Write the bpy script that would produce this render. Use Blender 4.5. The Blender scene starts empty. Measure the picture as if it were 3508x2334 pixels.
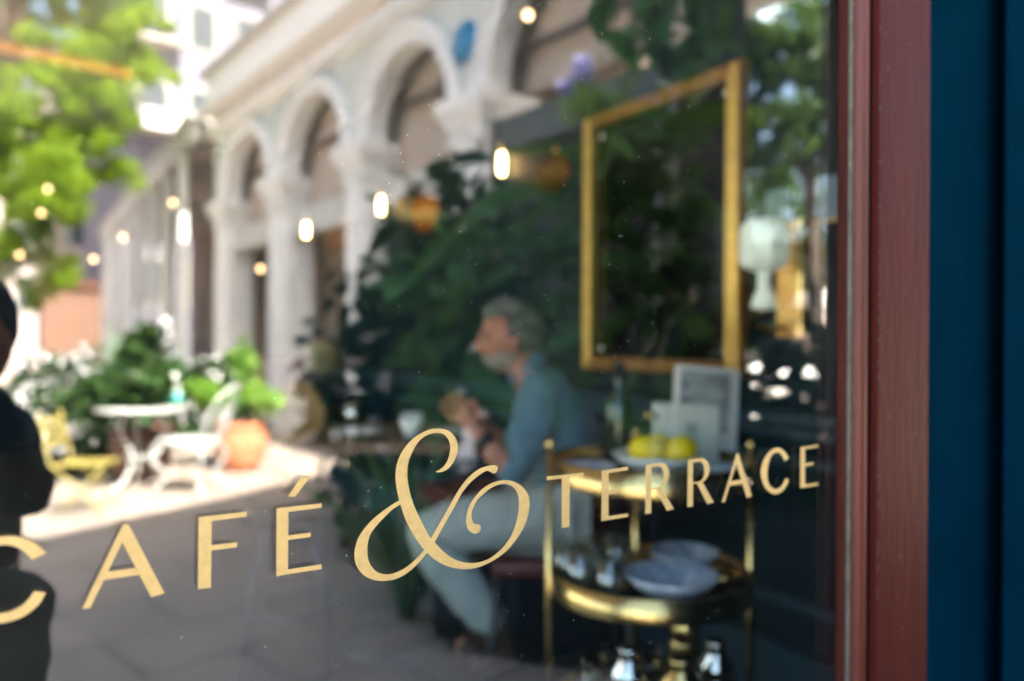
import bpy, bmesh, math, random
import numpy as np
from mathutils import Vector, Matrix, Euler
R = math.radians
random.seed(7)
rng = np.random.default_rng(11)
sc = bpy.context.scene
COL = sc.collection

# ------------------------------------------------------------------ camera
cam_d = bpy.data.cameras.new('camera')
cam = bpy.data.objects.new('camera', cam_d)
COL.objects.link(cam)
cam.location = (0.0, -0.575, 1.08)
cam.rotation_euler = (Matrix.Rotation(R(-34.7), 4, 'Z') @ Matrix.Rotation(R(90), 4, 'X') @ Matrix.Rotation(R(0.336), 4, 'Z')).to_euler()
cam_d.sensor_width = 36.0
cam_d.lens = 28.0
cam_d.shift_y = -0.0015
cam_d.clip_start = 0.02
cam_d.clip_end = 800
cam_d.dof.use_dof = True
cam_d.dof.focus_distance = 0.655
cam_d.dof.aperture_fstop = 2.5
sc.camera = cam

# ------------------------------------------------------------------ sky and sun
SUN_EL = R(45)
SUN_AZ = math.atan2(0.09, 0.996)           # from +Y towards +X
world = bpy.data.worlds.new('World')
sc.world = world
world.use_nodes = True
wn = world.node_tree.nodes
wl = world.node_tree.links
for n in list(wn):
    wn.remove(n)
sky = wn.new('ShaderNodeTexSky')
sky.sky_type = 'NISHITA'
sky.sun_disc = False
sky.sun_elevation = SUN_EL
sky.sun_rotation = SUN_AZ
sky.air_density = 1.0
sky.dust_density = 4.0
sky.ozone_density = 0.5
bg = wn.new('ShaderNodeBackground')
bg.inputs['Strength'].default_value = 0.08
wo = wn.new('ShaderNodeOutputWorld')
wl.new(sky.outputs[0], bg.inputs['Color'])
wl.new(bg.outputs[0], wo.inputs['Surface'])
sun_d = bpy.data.lights.new('sun', 'SUN')
sun_d.energy = 5.0
sun_d.angle = R(0.5)
sun_d.color = (1.0, 0.95, 0.87)
sun = bpy.data.objects.new('sun', sun_d)
COL.objects.link(sun)
to_sun = Vector((math.sin(SUN_AZ) * math.cos(SUN_EL), math.cos(SUN_AZ) * math.cos(SUN_EL), math.sin(SUN_EL)))
sun.rotation_euler = (-to_sun).to_track_quat('-Z', 'Y').to_euler()
sun.location = (6, 10, 20)

sc.view_settings.view_transform = 'Standard'
sc.view_settings.look = 'None'
sc.view_settings.gamma = 1.0
sc.view_settings.use_curve_mapping = False
sc.view_settings.exposure = 4.22
sc.render.engine = 'CYCLES'
sc.cycles.use_denoising = True
sc.cycles.max_bounces = 8
sc.cycles.diffuse_bounces = 4
sc.cycles.glossy_bounces = 4
sc.cycles.transmission_bounces = 4
sc.cycles.transparent_max_bounces = 16
sc.cycles.sample_clamp_indirect = 4.0
sc.cycles.caustics_reflective = False
sc.cycles.caustics_refractive = False

# ------------------------------------------------------------------ materials
def mat(name, col, rough=0.6, metal=0.0, var=0.0, scale=8.0, bump=0.0, bscale=None, stretch=(1, 1, 1), spec=0.5, col2=None, emit=None, estr=0.0, coat=0.0, sheen=0.0):
    m = bpy.data.materials.new(name)
    m.use_nodes = True
    nt = m.node_tree
    b = nt.nodes['Principled BSDF']
    b.inputs['Base Color'].default_value = (*col, 1)
    b.inputs['Roughness'].default_value = rough
    b.inputs['Metallic'].default_value = metal
    b.inputs['Specular IOR Level'].default_value = spec
    if coat:
        b.inputs['Coat Weight'].default_value = coat
        b.inputs['Coat Roughness'].default_value = 0.15
    if sheen:
        b.inputs['Sheen Weight'].default_value = sheen
    if emit:
        b.inputs['Emission Color'].default_value = (*emit, 1)
        b.inputs['Emission Strength'].default_value = estr
    if var > 0 or bump > 0 or col2:
        tc = nt.nodes.new('ShaderNodeTexCoord')
        mp = nt.nodes.new('ShaderNodeMapping')
        mp.inputs['Scale'].default_value = stretch
        nt.links.new(tc.outputs['Object'], mp.inputs['Vector'])
        nz = nt.nodes.new('ShaderNodeTexNoise')
        nz.inputs['Scale'].default_value = scale
        nz.inputs['Detail'].default_value = 6
        nz.inputs['Roughness'].default_value = 0.6
        nt.links.new(mp.outputs[0], nz.inputs['Vector'])
        if var > 0 or col2:
            rp = nt.nodes.new('ShaderNodeValToRGB')
            rp.color_ramp.elements[0].position = 0.32
            rp.color_ramp.elements[1].position = 0.68
            c1 = col2 if col2 else tuple(max(0, c * (1 - var)) for c in col)
            c2 = col if col2 else tuple(min(1, c * (1 + var)) for c in col)
            rp.color_ramp.elements[0].color = (*c1, 1)
            rp.color_ramp.elements[1].color = (*c2, 1)
            nt.links.new(nz.outputs['Fac'], rp.inputs['Fac'])
            nt.links.new(rp.outputs['Color'], b.inputs['Base Color'])
        if bump > 0:
            nb = nt.nodes.new('ShaderNodeTexNoise')
            nb.inputs['Scale'].default_value = bscale or scale * 3
            nb.inputs['Detail'].default_value = 5
            nt.links.new(mp.outputs[0], nb.inputs['Vector'])
            bm_ = nt.nodes.new('ShaderNodeBump')
            bm_.inputs['Strength'].default_value = bump
            bm_.inputs['Distance'].default_value = 0.01
            nt.links.new(nb.outputs['Fac'], bm_.inputs['Height'])
            nt.links.new(bm_.outputs[0], b.inputs['Normal'])
    return m

def leaf_mat(name, col, rough=0.35, transl=0.3, var=0.35, tcol=None, spec=0.12):
    m = mat(name, col, rough=rough, var=var, scale=2.2, spec=spec)
    nt = m.node_tree
    b = nt.nodes['Principled BSDF']
    out = nt.nodes['Material Output']
    tr = nt.nodes.new('ShaderNodeBsdfTranslucent')
    tc = tcol or (min(1, col[0] * 2.2), min(1, col[1] * 1.9), col[2] * 0.7)
    tr.inputs['Color'].default_value = (*tc, 1)
    mx = nt.nodes.new('ShaderNodeMixShader')
    mx.inputs['Fac'].default_value = transl
    nt.links.new(b.outputs[0], mx.inputs[1])
    nt.links.new(tr.outputs[0], mx.inputs[2])
    nt.links.new(mx.outputs[0], out.inputs['Surface'])
    return m

def glass_mat(name, f0=0.06, tint=(0.93, 0.97, 0.94), rough=0.0, fmax=1.0):
    """thin glass: clear sheet, mirror share from Schlick's formula"""
    m = bpy.data.materials.new(name)
    m.use_nodes = True
    nt = m.node_tree
    nt.nodes.clear()
    out = nt.nodes.new('ShaderNodeOutputMaterial')
    geo = nt.nodes.new('ShaderNodeNewGeometry')
    dot = nt.nodes.new('ShaderNodeVectorMath'); dot.operation = 'DOT_PRODUCT'
    nt.links.new(geo.outputs['Incoming'], dot.inputs[0])
    nt.links.new(geo.outputs['Normal'], dot.inputs[1])
    ab = nt.nodes.new('ShaderNodeMath'); ab.operation = 'ABSOLUTE'
    nt.links.new(dot.outputs['Value'], ab.inputs[0])
    om = nt.nodes.new('ShaderNodeMath'); om.operation = 'SUBTRACT'; om.inputs[0].default_value = 1.0
    nt.links.new(ab.outputs[0], om.inputs[1])
    pw = nt.nodes.new('ShaderNodeMath'); pw.operation = 'POWER'; pw.inputs[1].default_value = 5.0
    nt.links.new(om.outputs[0], pw.inputs[0])
    ma = nt.nodes.new('ShaderNodeMath'); ma.operation = 'MULTIPLY_ADD'
    ma.inputs[1].default_value = fmax - f0; ma.inputs[2].default_value = f0
    nt.links.new(pw.outputs[0], ma.inputs[0])
    tr = nt.nodes.new('ShaderNodeBsdfTransparent'); tr.inputs['Color'].default_value = (*tint, 1)
    gl = nt.nodes.new('ShaderNodeBsdfGlossy'); gl.inputs['Roughness'].default_value = rough
    gl.inputs['Color'].default_value = (1, 1, 1, 1)
    mx = nt.nodes.new('ShaderNodeMixShader')
    nt.links.new(ma.outputs[0], mx.inputs['Fac'])
    nt.links.new(tr.outputs[0], mx.inputs[1])
    nt.links.new(gl.outputs[0], mx.inputs[2])
    nt.links.new(mx.outputs[0], out.inputs['Surface'])
    return m

def emis_mat(name, col, strength):
    m = bpy.data.materials.new(name)
    m.use_nodes = True
    nt = m.node_tree
    nt.nodes.clear()
    out = nt.nodes.new('ShaderNodeOutputMaterial')
    e = nt.nodes.new('ShaderNodeEmission')
    e.inputs['Color'].default_value = (*col, 1)
    e.inputs['Strength'].default_value = strength
    nt.links.new(e.outputs[0], out.inputs['Surface'])
    return m

M = {}
M['glass'] = glass_mat('window_glass', f0=0.105, tint=(0.96, 0.985, 0.965))
M['clear'] = glass_mat('drinking_glass', f0=0.2, tint=(0.9, 0.95, 0.92), rough=0.02)
M['pane'] = mat('dark_glazing', (0.05, 0.06, 0.07), rough=0.05, spec=0.9)
M['gold_leaf'] = mat('gold_letter_vinyl', (0.64, 0.465, 0.185), rough=0.42, metal=0.55, var=0.09, scale=140, bump=0.12, bscale=2200)
M['red'] = mat('mahogany_paint', (0.050, 0.0085, 0.0055), rough=0.5, var=0.2, scale=9, stretch=(3, 3, 0.3), bump=0.12, bscale=60, spec=0.05)
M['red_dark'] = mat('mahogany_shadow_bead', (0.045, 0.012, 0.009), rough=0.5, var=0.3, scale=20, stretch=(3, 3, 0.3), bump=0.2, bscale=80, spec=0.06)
M['putty'] = mat('aged_putty', (0.085, 0.09, 0.06), rough=0.8, var=0.35, scale=40, bump=0.4, bscale=120)
M['navy'] = mat('navy_door_paint', (0.0004, 0.014, 0.027), rough=0.75, var=0.12, scale=6, bump=0.05, bscale=90, spec=0.0)
M['teal'] = mat('dark_teal_wall', (0.004, 0.018, 0.027), rough=0.5, var=0.25, scale=3, bump=0.05, bscale=40, spec=0.15)
M['teal_trim'] = mat('dark_teal_trim', (0.018, 0.055, 0.085), rough=0.35, spec=0.3)
M['ceil'] = mat('ceiling_paint', (0.55, 0.55, 0.52), rough=0.8)
M['floor_in'] = mat('cafe_floor', (0.06, 0.065, 0.06), rough=0.4, var=0.35, scale=3.0, bump=0.05)
M['brass'] = mat('polished_brass', (0.72, 0.50, 0.20), rough=0.22, metal=1.0, var=0.08, scale=30)
M['brass_dark'] = mat('aged_brass', (0.42, 0.24, 0.08), rough=0.35, metal=0.9, var=0.2, scale=30)
M['gilt'] = mat('gilt_wood', (0.72, 0.47, 0.13), rough=0.36, metal=0.75, var=0.12, scale=25)
M['gilt_brown'] = mat('bronze_edge_dim_gilt_rail', (0.30, 0.13, 0.035), rough=0.4, metal=0.5, var=0.25, scale=20)
M['black_glass'] = mat('black_picture_glass', (0.004, 0.004, 0.004), rough=0.08, spec=0.15)
M['white'] = mat('white_glaze', (0.78, 0.78, 0.74), rough=0.25)
M['white_metal'] = mat('white_painted_iron', (0.52, 0.52, 0.50), rough=0.4, var=0.08, scale=20)
M['opal'] = mat('opal_glass', (0.84, 0.90, 0.82), rough=0.3, spec=0.4, emit=(0.8, 0.9, 0.75), estr=0.014)
M['yellow'] = mat('yellow_paint', (0.40, 0.32, 0.08), rough=0.4, var=0.08)
M['lemon'] = mat('lemon_peel', (0.86, 0.66, 0.01), rough=0.45, var=0.06, scale=30, bump=0.3, bscale=180)
M['steel'] = mat('polished_steel', (0.6, 0.6, 0.58), rough=0.12, metal=1.0)
M['dark_metal'] = mat('dark_metal', (0.045, 0.05, 0.055), rough=0.4, metal=0.3)
M['wood'] = mat('oiled_wood', (0.11, 0.045, 0.026), rough=0.45, var=0.3, scale=9, stretch=(1, 8, 8))
M['wood_dark'] = mat('dark_wood', (0.05, 0.03, 0.022), rough=0.5, var=0.3, scale=9)
M['terracotta'] = mat('terracotta', (0.50, 0.19, 0.09), rough=0.8, var=0.15, scale=7, bump=0.15)
M['brown_pot'] = mat('brown_glazed_pot', (0.13, 0.055, 0.03), rough=0.4, var=0.25)
M['pave'] = mat('paving', (0.37, 0.315, 0.27), rough=0.85, var=0.5, scale=1.1, bump=0.2, bscale=14)
M['arcade'] = mat('arcade_render', (0.62, 0.645, 0.60), rough=0.75, var=0.10, scale=1.3)
M['stone'] = mat('white_moulding', (0.84, 0.84, 0.83), rough=0.65, var=0.05, scale=4)
M['blush'] = mat('blush_soffit', (0.66, 0.60, 0.57), rough=0.75, var=0.06)
M['beige'] = mat('beige_wall', (0.50, 0.41, 0.335), rough=0.8, var=0.12, scale=1.5)
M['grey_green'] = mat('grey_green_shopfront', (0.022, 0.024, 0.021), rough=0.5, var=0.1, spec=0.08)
M['pale_grey'] = mat('pale_grey_beam', (0.58, 0.58, 0.55), rough=0.7)
M['pale_blue'] = mat('pale_blue_wall', (0.42, 0.54, 0.62), rough=0.75, var=0.06)
M['door_brown'] = mat('brown_door', (0.10, 0.065, 0.05), rough=0.5, var=0.2)
M['plaque'] = mat('blue_enamel', (0.02, 0.20, 0.40), rough=0.3)
M['lavender'] = mat('lavender_render', (0.16, 0.155, 0.20), rough=0.8, var=0.06)
M['rose'] = mat('rose_render', (0.42, 0.34, 0.33), rough=0.8, var=0.08)
M['cream'] = mat('cream_render', (0.42, 0.39, 0.36), rough=0.8, var=0.05)
M['ochre_wall'] = mat('brown_brick_wall', (0.17, 0.09, 0.06), rough=0.85, var=0.2, scale=4)
M['canvas'] = mat('white_canvas', (0.6, 0.6, 0.6), rough=0.9)
M['curtain'] = mat('mauve_blind', (0.34, 0.31, 0.31), rough=0.9, var=0.12, scale=3)
M['bark'] = mat('bark', (0.055, 0.038, 0.028), rough=0.9, var=0.4, scale=9, bump=0.6, bscale=30, stretch=(2, 2, 0.5))
M['leaf_sun'] = leaf_mat('leaf_fresh_green', (0.125, 0.19, 0.02), transl=0.5, tcol=(0.45, 0.62, 0.04))
M['leaf_mid'] = leaf_mat('leaf_mid_green', (0.036, 0.072, 0.02), transl=0.3)
M['leaf_dark'] = leaf_mat('leaf_dark_glossy', (0.013, 0.032, 0.012), rough=0.25, transl=0.15)
M['leaf_big'] = leaf_mat('leaf_rubber_plant', (0.068, 0.17, 0.052), rough=0.45, transl=0.2)
M['leaf_lime'] = leaf_mat('leaf_lime', (0.16, 0.30, 0.05), transl=0.4)
M['leaf_blade'] = leaf_mat('leaf_blade', (0.10, 0.22, 0.10), rough=0.35, transl=0.2)
M['petal'] = leaf_mat('white_petal', (0.78, 0.74, 0.76), rough=0.6, transl=0.25, var=0.05, tcol=(0.7, 0.65, 0.68))
M['lilac'] = leaf_mat('lilac_petal', (0.36, 0.36, 0.66), rough=0.6, transl=0.25, var=0.1, tcol=(0.4, 0.4, 0.7))
M['soil'] = mat('soil', (0.03, 0.02, 0.015), rough=1.0)
M['skin'] = mat('skin', (0.52, 0.25, 0.17), rough=0.55, col2=(0.34, 0.12, 0.075), scale=11, spec=0.3)
M['hair'] = mat('grey_hair', (0.24, 0.24, 0.21), rough=0.8, col2=(0.06, 0.058, 0.05), scale=26, spec=0.1, bump=0.5, bscale=120)
M['beard'] = mat('grey_beard', (0.46, 0.42, 0.37), rough=0.9, col2=(0.20, 0.15, 0.12), scale=40, spec=0.1, bump=0.4, bscale=140)
M['shirt'] = mat('slate_blue_shirt', (0.078, 0.165, 0.22), rough=0.8, var=0.14, scale=5, bump=0.35, bscale=16, sheen=0.2)
M['jeans'] = mat('pale_trousers', (0.40, 0.42, 0.39), rough=0.85, var=0.1, scale=6, bump=0.35, bscale=18)
M['boots'] = mat('brown_boots', (0.06, 0.03, 0.018), rough=0.5)
M['black_cloth'] = mat('black_cloth', (0.006, 0.0055, 0.0055), rough=0.85, var=0.2, scale=5, bump=0.3, bscale=14)
M['black_plastic'] = mat('black_plastic', (0.012, 0.012, 0.013), rough=0.4)
M['crimson'] = mat('crimson_leather', (0.13, 0.018, 0.02), rough=0.45, var=0.15)
M['ochre'] = mat('ochre_leather', (0.42, 0.22, 0.07), rough=0.5, var=0.12)
M['khaki'] = mat('khaki_fabric', (0.26, 0.24, 0.13), rough=0.85, var=0.08)
M['bottle'] = mat('dark_green_bottle', (0.01, 0.025, 0.014), rough=0.1, spec=0.8)
M['paper'] = mat('cream_board', (0.70, 0.73, 0.63), rough=0.7, var=0.04)
M['blue_card'] = mat('grey_blue_print', (0.14, 0.22, 0.32), rough=0.5, var=0.1, scale=6)
M['china'] = mat('blue_white_china', (0.76, 0.79, 0.80), rough=0.25, col2=(0.22, 0.31, 0.52), scale=30)
M['turquoise'] = mat('turquoise_glaze', (0.12, 0.50, 0.48), rough=0.3)
M['dust'] = mat('dust', (0.7, 0.7, 0.68), rough=0.9)
M['bulb'] = emis_mat('warm_filament_bulb', (1.0, 0.55, 0.20), 3.0)
M['bulb_small'] = emis_mat('warm_globe_bulb', (1.0, 0.62, 0.32), 0.5)
M['amber'] = emis_mat('amber_wall_glow_flat', (1.0, 0.34, 0.06), 0.045)
M['amber_dim'] = emis_mat('copper_wall_glow_flat', (1.0, 0.38, 0.12), 0.016)
M['fascia_grey'] = mat('grey_green_fascia', (0.07, 0.075, 0.068), rough=0.5)
M['blue_sign'] = mat('blue_sign_enamel', (0.10, 0.18, 0.62), rough=0.35)

def paving_mat():
    m = M['pave']; nt = m.node_tree; b = nt.nodes['Principled BSDF']
    tc = nt.nodes.new('ShaderNodeTexCoord')
    mp = nt.nodes.new('ShaderNodeMapping'); mp.inputs['Rotation'].default_value = (0, 0, R(12))
    nt.links.new(tc.outputs['Object'], mp.inputs['Vector'])
    br = nt.nodes.new('ShaderNodeTexBrick')
    br.inputs['Scale'].default_value = 1.0; br.inputs['Brick Width'].default_value = 0.62; br.inputs['Row Height'].default_value = 0.40
    br.inputs['Mortar Size'].default_value = 0.011; br.inputs['Mortar Smooth'].default_value = 0.2
    br.inputs['Color1'].default_value = (0.40, 0.345, 0.30, 1); br.inputs['Color2'].default_value = (0.31, 0.27, 0.24, 1); br.inputs['Mortar'].default_value = (0.20, 0.18, 0.16, 1)
    nt.links.new(mp.outputs[0], br.inputs['Vector'])
    old = b.inputs['Base Color'].links[0].from_socket
    hs = nt.nodes.new('ShaderNodeMix'); hs.data_type = 'RGBA'; hs.blend_type = 'MULTIPLY'; hs.inputs['Factor'].default_value = 1.0
    sc_ = nt.nodes.new('ShaderNodeMix'); sc_.data_type = 'RGBA'; sc_.blend_type = 'MIX'; sc_.inputs['Factor'].default_value = 0.5
    sc_.inputs['B'].default_value = (0.62, 0.60, 0.58, 1)
    nt.links.new(old, sc_.inputs['A'])
    mul = nt.nodes.new('ShaderNodeMix'); mul.data_type = 'RGBA'; mul.blend_type = 'MULTIPLY'; mul.inputs['Factor'].default_value = 1.0
    mul.inputs['B'].default_value = (2.0, 2.0, 2.0, 1); mul.clamp_result = False
    nt.links.new(br.outputs['Color'], hs.inputs['A']); nt.links.new(sc_.outputs['Result'], hs.inputs['B'])
    nt.links.new(hs.outputs['Result'], mul.inputs['A']); nt.links.new(mul.outputs['Result'], b.inputs['Base Color'])
paving_mat()
# ------------------------------------------------------------------ mesh helpers
class MB:
    def __init__(s):
        s.v = []; s.f = []; s.sm = []
    def add(s, verts, faces, smooth=False):
        o = len(s.v)
        s.v.extend([tuple(v) for v in verts])
        s.f.extend([tuple(i + o for i in f) for f in faces])
        s.sm.extend([smooth] * len(faces))
        return s
    def box(s, c, d, rz=0.0, tilt=None):
        x, y, z = d[0] / 2, d[1] / 2, d[2] / 2
        mtx = Matrix.Rotation(rz, 3, 'Z')
        if tilt:
            mtx = mtx @ Euler(tilt).to_matrix()
        vs = [mtx @ Vector((sx * x, sy * y, sz * z)) + Vector(c) for sx in (-1, 1) for sy in (-1, 1) for sz in (-1, 1)]
        return s.add(vs, [(0, 1, 3, 2), (4, 6, 7, 5), (0, 4, 5, 1), (2, 3, 7, 6), (0, 2, 6, 4), (1, 5, 7, 3)])
    def prism(s, poly, z0, z1):
        n = len(poly)
        vs = [(p[0], p[1], z0) for p in poly] + [(p[0], p[1], z1) for p in poly]
        fs = [tuple(range(n))[::-1], tuple(range(n, 2 * n))]
        fs += [(i, (i + 1) % n, n + (i + 1) % n, n + i) for i in range(n)]
        return s.add(vs, fs)
    def lathe(s, prof, c=(0, 0, 0), n=24, squash=(1, 1), flat=False, cap=True, rot=0.0):
        vs = []; fs = []
        for r, z in prof:
            for k in range(n):
                a = 2 * math.pi * k / n + rot
                vs.append((c[0] + r * math.cos(a) * squash[0], c[1] + r * math.sin(a) * squash[1], c[2] + z))
        for i in range(len(prof) - 1):
            for k in range(n):
                fs.append((i * n + k, i * n + (k + 1) % n, (i + 1) * n + (k + 1) % n, (i + 1) * n + k))
        if cap:
            fs.append(tuple(range(n))[::-1])
            fs.append(tuple(range((len(prof) - 1) * n, len(prof) * n)))
        return s.add(vs, fs, not flat)
    def tube(s, pts, r, n=8, closed=False):
        pts = [Vector(p) for p in pts]
        m = len(pts)
        rr = r if isinstance(r, (list, tuple)) else [r] * m
        vs = []; fs = []
        up = None
        for i, p in enumerate(pts):
            if closed:
                t = (pts[(i + 1) % m] - pts[i - 1])
            else:
                t = pts[min(i + 1, m - 1)] - pts[max(i - 1, 0)]
            if t.length < 1e-9:
                t = Vector((0, 0, 1))
            t.normalize()
            if up is None:
                up = Vector((0, 0, 1)) if abs(t.z) < 0.9 else Vector((1, 0, 0))
            a = up - t * up.dot(t)
            if a.length < 1e-4:
                a = t.orthogonal()
            a.normalize(); up = a
            b = t.cross(a)
            for k in range(n):
                an = 2 * math.pi * k / n
                vs.append(p + (a * math.cos(an) + b * math.sin(an)) * rr[i])
        for i in range(m if closed else m - 1):
            j = (i + 1) % m
            for k in range(n):
                fs.append((i * n + k, i * n + (k + 1) % n, j * n + (k + 1) % n, j * n + k))
        if not closed:
            fs.append(tuple(range(n))[::-1]); fs.append(tuple(range((m - 1) * n, m * n)))
        return s.add(vs, fs, True)
    def ball(s, c, r, seg=16, ring=10):
        prof = [(math.sin(math.pi * i / ring), -math.cos(math.pi * i / ring)) for i in range(ring + 1)]
        rx, ry, rz = r if isinstance(r, (list, tuple)) else (r, r, r)
        prof = [(max(p[0], 1e-4), p[1] * rz) for p in prof]
        return s.lathe(prof, c, seg, (rx, ry))
    def build(s, name, material, parent=None, loc=None, rot=None, bevel=0.0, kind=None):
        me = bpy.data.meshes.new(name)
        me.from_pydata(s.v, [], s.f)
        me.polygons.foreach_set('use_smooth', s.sm)
        me.materials.append(M[material] if isinstance(material, str) else material)
        me.update()
        o = bpy.data.objects.new(name, me)
        COL.objects.link(o)
        if parent:
            o.parent = parent
        if loc:
            o.location = loc
        if rot:
            o.rotation_euler = rot
        if bevel:
            b = o.modifiers.new('bevel', 'BEVEL'); b.width = bevel; b.segments = 2; b.limit_method = 'ANGLE'
        if kind:
            o['kind'] = kind
        return o

def tag(o, label, cat, group=None):
    o['label'] = label; o['category'] = cat
    if group:
        o['group'] = group
    return o

def thing(name, label, cat, loc=(0, 0, 0), rz=0.0, group=None):
    o = bpy.data.objects.new(name, None)
    o.empty_display_size = 0.1
    COL.objects.link(o)
    o.location = loc
    o.rotation_euler = (0, 0, rz)
    return tag(o, label, cat, group)

def struct(name, mb, material):
    o = mb.build(name, material); o['kind'] = 'structure'
    return o

def copy_tree(o, parent=None):
    c = o.copy(); COL.objects.link(c); c.parent = parent
    for ch in list(o.children):
        copy_tree(ch, c)
    return c

def arc(c, r, a0, a1, n):
    return [(c[0] + r * math.cos(a0 + (a1 - a0) * i / n), c[1] + r * math.sin(a0 + (a1 - a0) * i / n)) for i in range(n + 1)]

def spline(P, n=5):
    out = []
    for i in range(len(P) - 1):
        p0, p1, p2, p3 = P[max(i - 1, 0)], P[i], P[i + 1], P[min(i + 2, len(P) - 1)]
        for k in range(n):
            t = k / n
            out.append(tuple(.5 * (2 * b + (c - a) * t + (2 * a - 5 * b + 4 * c - d) * t * t + (3 * b - a - 3 * c + d) * t ** 3) for a, b, c, d in zip(p0, p1, p2, p3)))
    out.append(tuple(P[-1]))
    return out

def leaves(name, material, parent, pts, size, aspect=0.45, droop=0.3, jitter=0.5, up=0.6, fold=0.15):
    """one crown mesh of many small folded leaves at the given points (numpy N x 3)"""
    N = len(pts)
    d = rng.normal(size=(N, 3)); d[:, 2] = d[:, 2] * 0.5 - droop
    d /= np.linalg.norm(d, axis=1)[:, None]
    nrm = rng.normal(size=(N, 3)) * jitter; nrm[:, 2] += up
    nrm -= d * np.sum(nrm * d, axis=1)[:, None]
    nrm /= np.linalg.norm(nrm, axis=1)[:, None] + 1e-9
    sd = np.cross(d, nrm)
    L = size * rng.uniform(0.65, 1.25, N)[:, None]
    W = L * aspect * 0.5
    base = pts
    v = np.stack([base, base + d * L * .35 + sd * W + nrm * W * fold * 2, base + d * L * .75 + sd * W * .75 + nrm * W * fold, base + d * L,
                  base + d * L * .75 - sd * W * .75 + nrm * W * fold, base + d * L * .35 - sd * W + nrm * W * fold * 2], axis=1)
    me = bpy.data.meshes.new(name)
    me.vertices.add(N * 6)
    me.vertices.foreach_set('co', v.reshape(-1).astype(np.float32))
    idx = (np.arange(N)[:, None] * 6)
    q = np.concatenate([idx + 0, idx + 1, idx + 2, idx + 3, idx + 0, idx + 3, idx + 4, idx + 5], axis=1).reshape(-1)
    me.loops.add(N * 8)
    me.loops.foreach_set('vertex_index', q.astype(np.int32))
    me.polygons.add(N * 2)
    me.polygons.foreach_set('loop_start', np.arange(0, N * 8, 4).astype(np.int32))
    me.polygons.foreach_set('loop_total', np.full(N * 2, 4, dtype=np.int32))
    me.materials.append(M[material])
    me.update(calc_edges=True)
    o = bpy.data.objects.new(name, me)
    COL.objects.link(o)
    o.parent = parent
    return o

def clump_points(clumps, per, shell=0.55):
    """points in uneven ellipsoid clumps: (centre, radii)"""
    out = []
    for c, r in clumps:
        n = per if isinstance(per, int) else int(per(r))
        d = rng.normal(size=(n, 3)); d /= np.linalg.norm(d, axis=1)[:, None]
        rad = rng.uniform(shell, 1.0, n) ** (1 / 2.0)
        out.append(np.array(c) + d * rad[:, None] * np.array(r))
    return np.concatenate(out)

def skin_mesh(name, joints, edges, root=0, sub=2):
    """smooth body grown from a skeleton: joints = [(point, radius or (rx, ry))]"""
    me = bpy.data.meshes.new(name + '_bones')
    me.from_pydata([j[0] for j in joints], edges, [])
    o = bpy.data.objects.new(name + '_bones', me)
    COL.objects.link(o)
    sk = o.modifiers.new('skin', 'SKIN'); sk.use_smooth_shade = True; sk.branch_smoothing = 0.6
    for i, j in enumerate(joints):
        r = j[1] if isinstance(j[1], (tuple, list)) else (j[1], j[1])
        me.skin_vertices[0].data[i].radius = r
        me.skin_vertices[0].data[i].use_root = (i == root)
    ss = o.modifiers.new('sub', 'SUBSURF'); ss.levels = sub; ss.render_levels = sub
    dg = bpy.context.evaluated_depsgraph_get(); dg.update()
    res = bpy.data.meshes.new_from_object(o.evaluated_get(dg))
    res.name = name
    bpy.data.objects.remove(o); bpy.data.meshes.remove(me)
    for p in res.polygons:
        p.use_smooth = True
    return res

def wrinkle(o, strength=0.014, size=0.09):
    tx = bpy.data.textures.new('folds', 'CLOUDS'); tx.noise_scale = size; tx.noise_depth = 2
    d = o.modifiers.new('folds', 'DISPLACE'); d.texture = tx; d.strength = strength; d.mid_level = 0.5; d.texture_coords = 'LOCAL'
    return o
def mesh_obj(name, me, material, parent=None):
    me.materials.clear(); me.materials.append(M[material])
    o = bpy.data.objects.new(name, me); COL.objects.link(o)
    if parent:
        o.parent = parent
    return o
def wall_glow_mat(name, col, strength):  # emission fades up and down to imitate a soft glow on the wall
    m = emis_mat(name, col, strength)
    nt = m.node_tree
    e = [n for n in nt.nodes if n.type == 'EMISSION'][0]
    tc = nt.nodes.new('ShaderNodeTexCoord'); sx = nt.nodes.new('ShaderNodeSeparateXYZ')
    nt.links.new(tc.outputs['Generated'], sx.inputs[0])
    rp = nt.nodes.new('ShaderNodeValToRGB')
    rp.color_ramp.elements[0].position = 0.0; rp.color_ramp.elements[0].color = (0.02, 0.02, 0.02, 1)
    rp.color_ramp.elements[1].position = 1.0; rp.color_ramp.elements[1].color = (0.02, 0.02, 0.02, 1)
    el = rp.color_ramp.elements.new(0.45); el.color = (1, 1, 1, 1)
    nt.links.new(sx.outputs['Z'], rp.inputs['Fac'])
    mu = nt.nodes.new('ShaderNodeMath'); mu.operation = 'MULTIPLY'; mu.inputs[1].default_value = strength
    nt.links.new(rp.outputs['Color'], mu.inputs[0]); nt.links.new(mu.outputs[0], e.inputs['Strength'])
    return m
M['amber'] = wall_glow_mat('amber_wall_glow_soft', (1.0, 0.34, 0.06), 0.032)
M['amber_dim'] = wall_glow_mat('copper_wall_glow_soft', (1.0, 0.38, 0.12), 0.009)
M['strip'] = emis_mat('orange_tube_glow', (1.0, 0.42, 0.12), 0.05)
M['cover_photo'] = mat('landscape_photo', (0.62, 0.64, 0.62), rough=0.5, col2=(0.06, 0.05, 0.05), scale=9, stretch=(1, 1, 3))
M['menu_print'] = mat('faded_grey_print', (0.42, 0.46, 0.42), rough=0.7)
M['chip'] = mat('chipped_undercoat', (0.10, 0.085, 0.08), rough=0.8)
M['bay_backdrop'] = mat('dark_brown_backdrop', (0.028, 0.019, 0.015), rough=0.5, var=0.2, spec=0.1)
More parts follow.
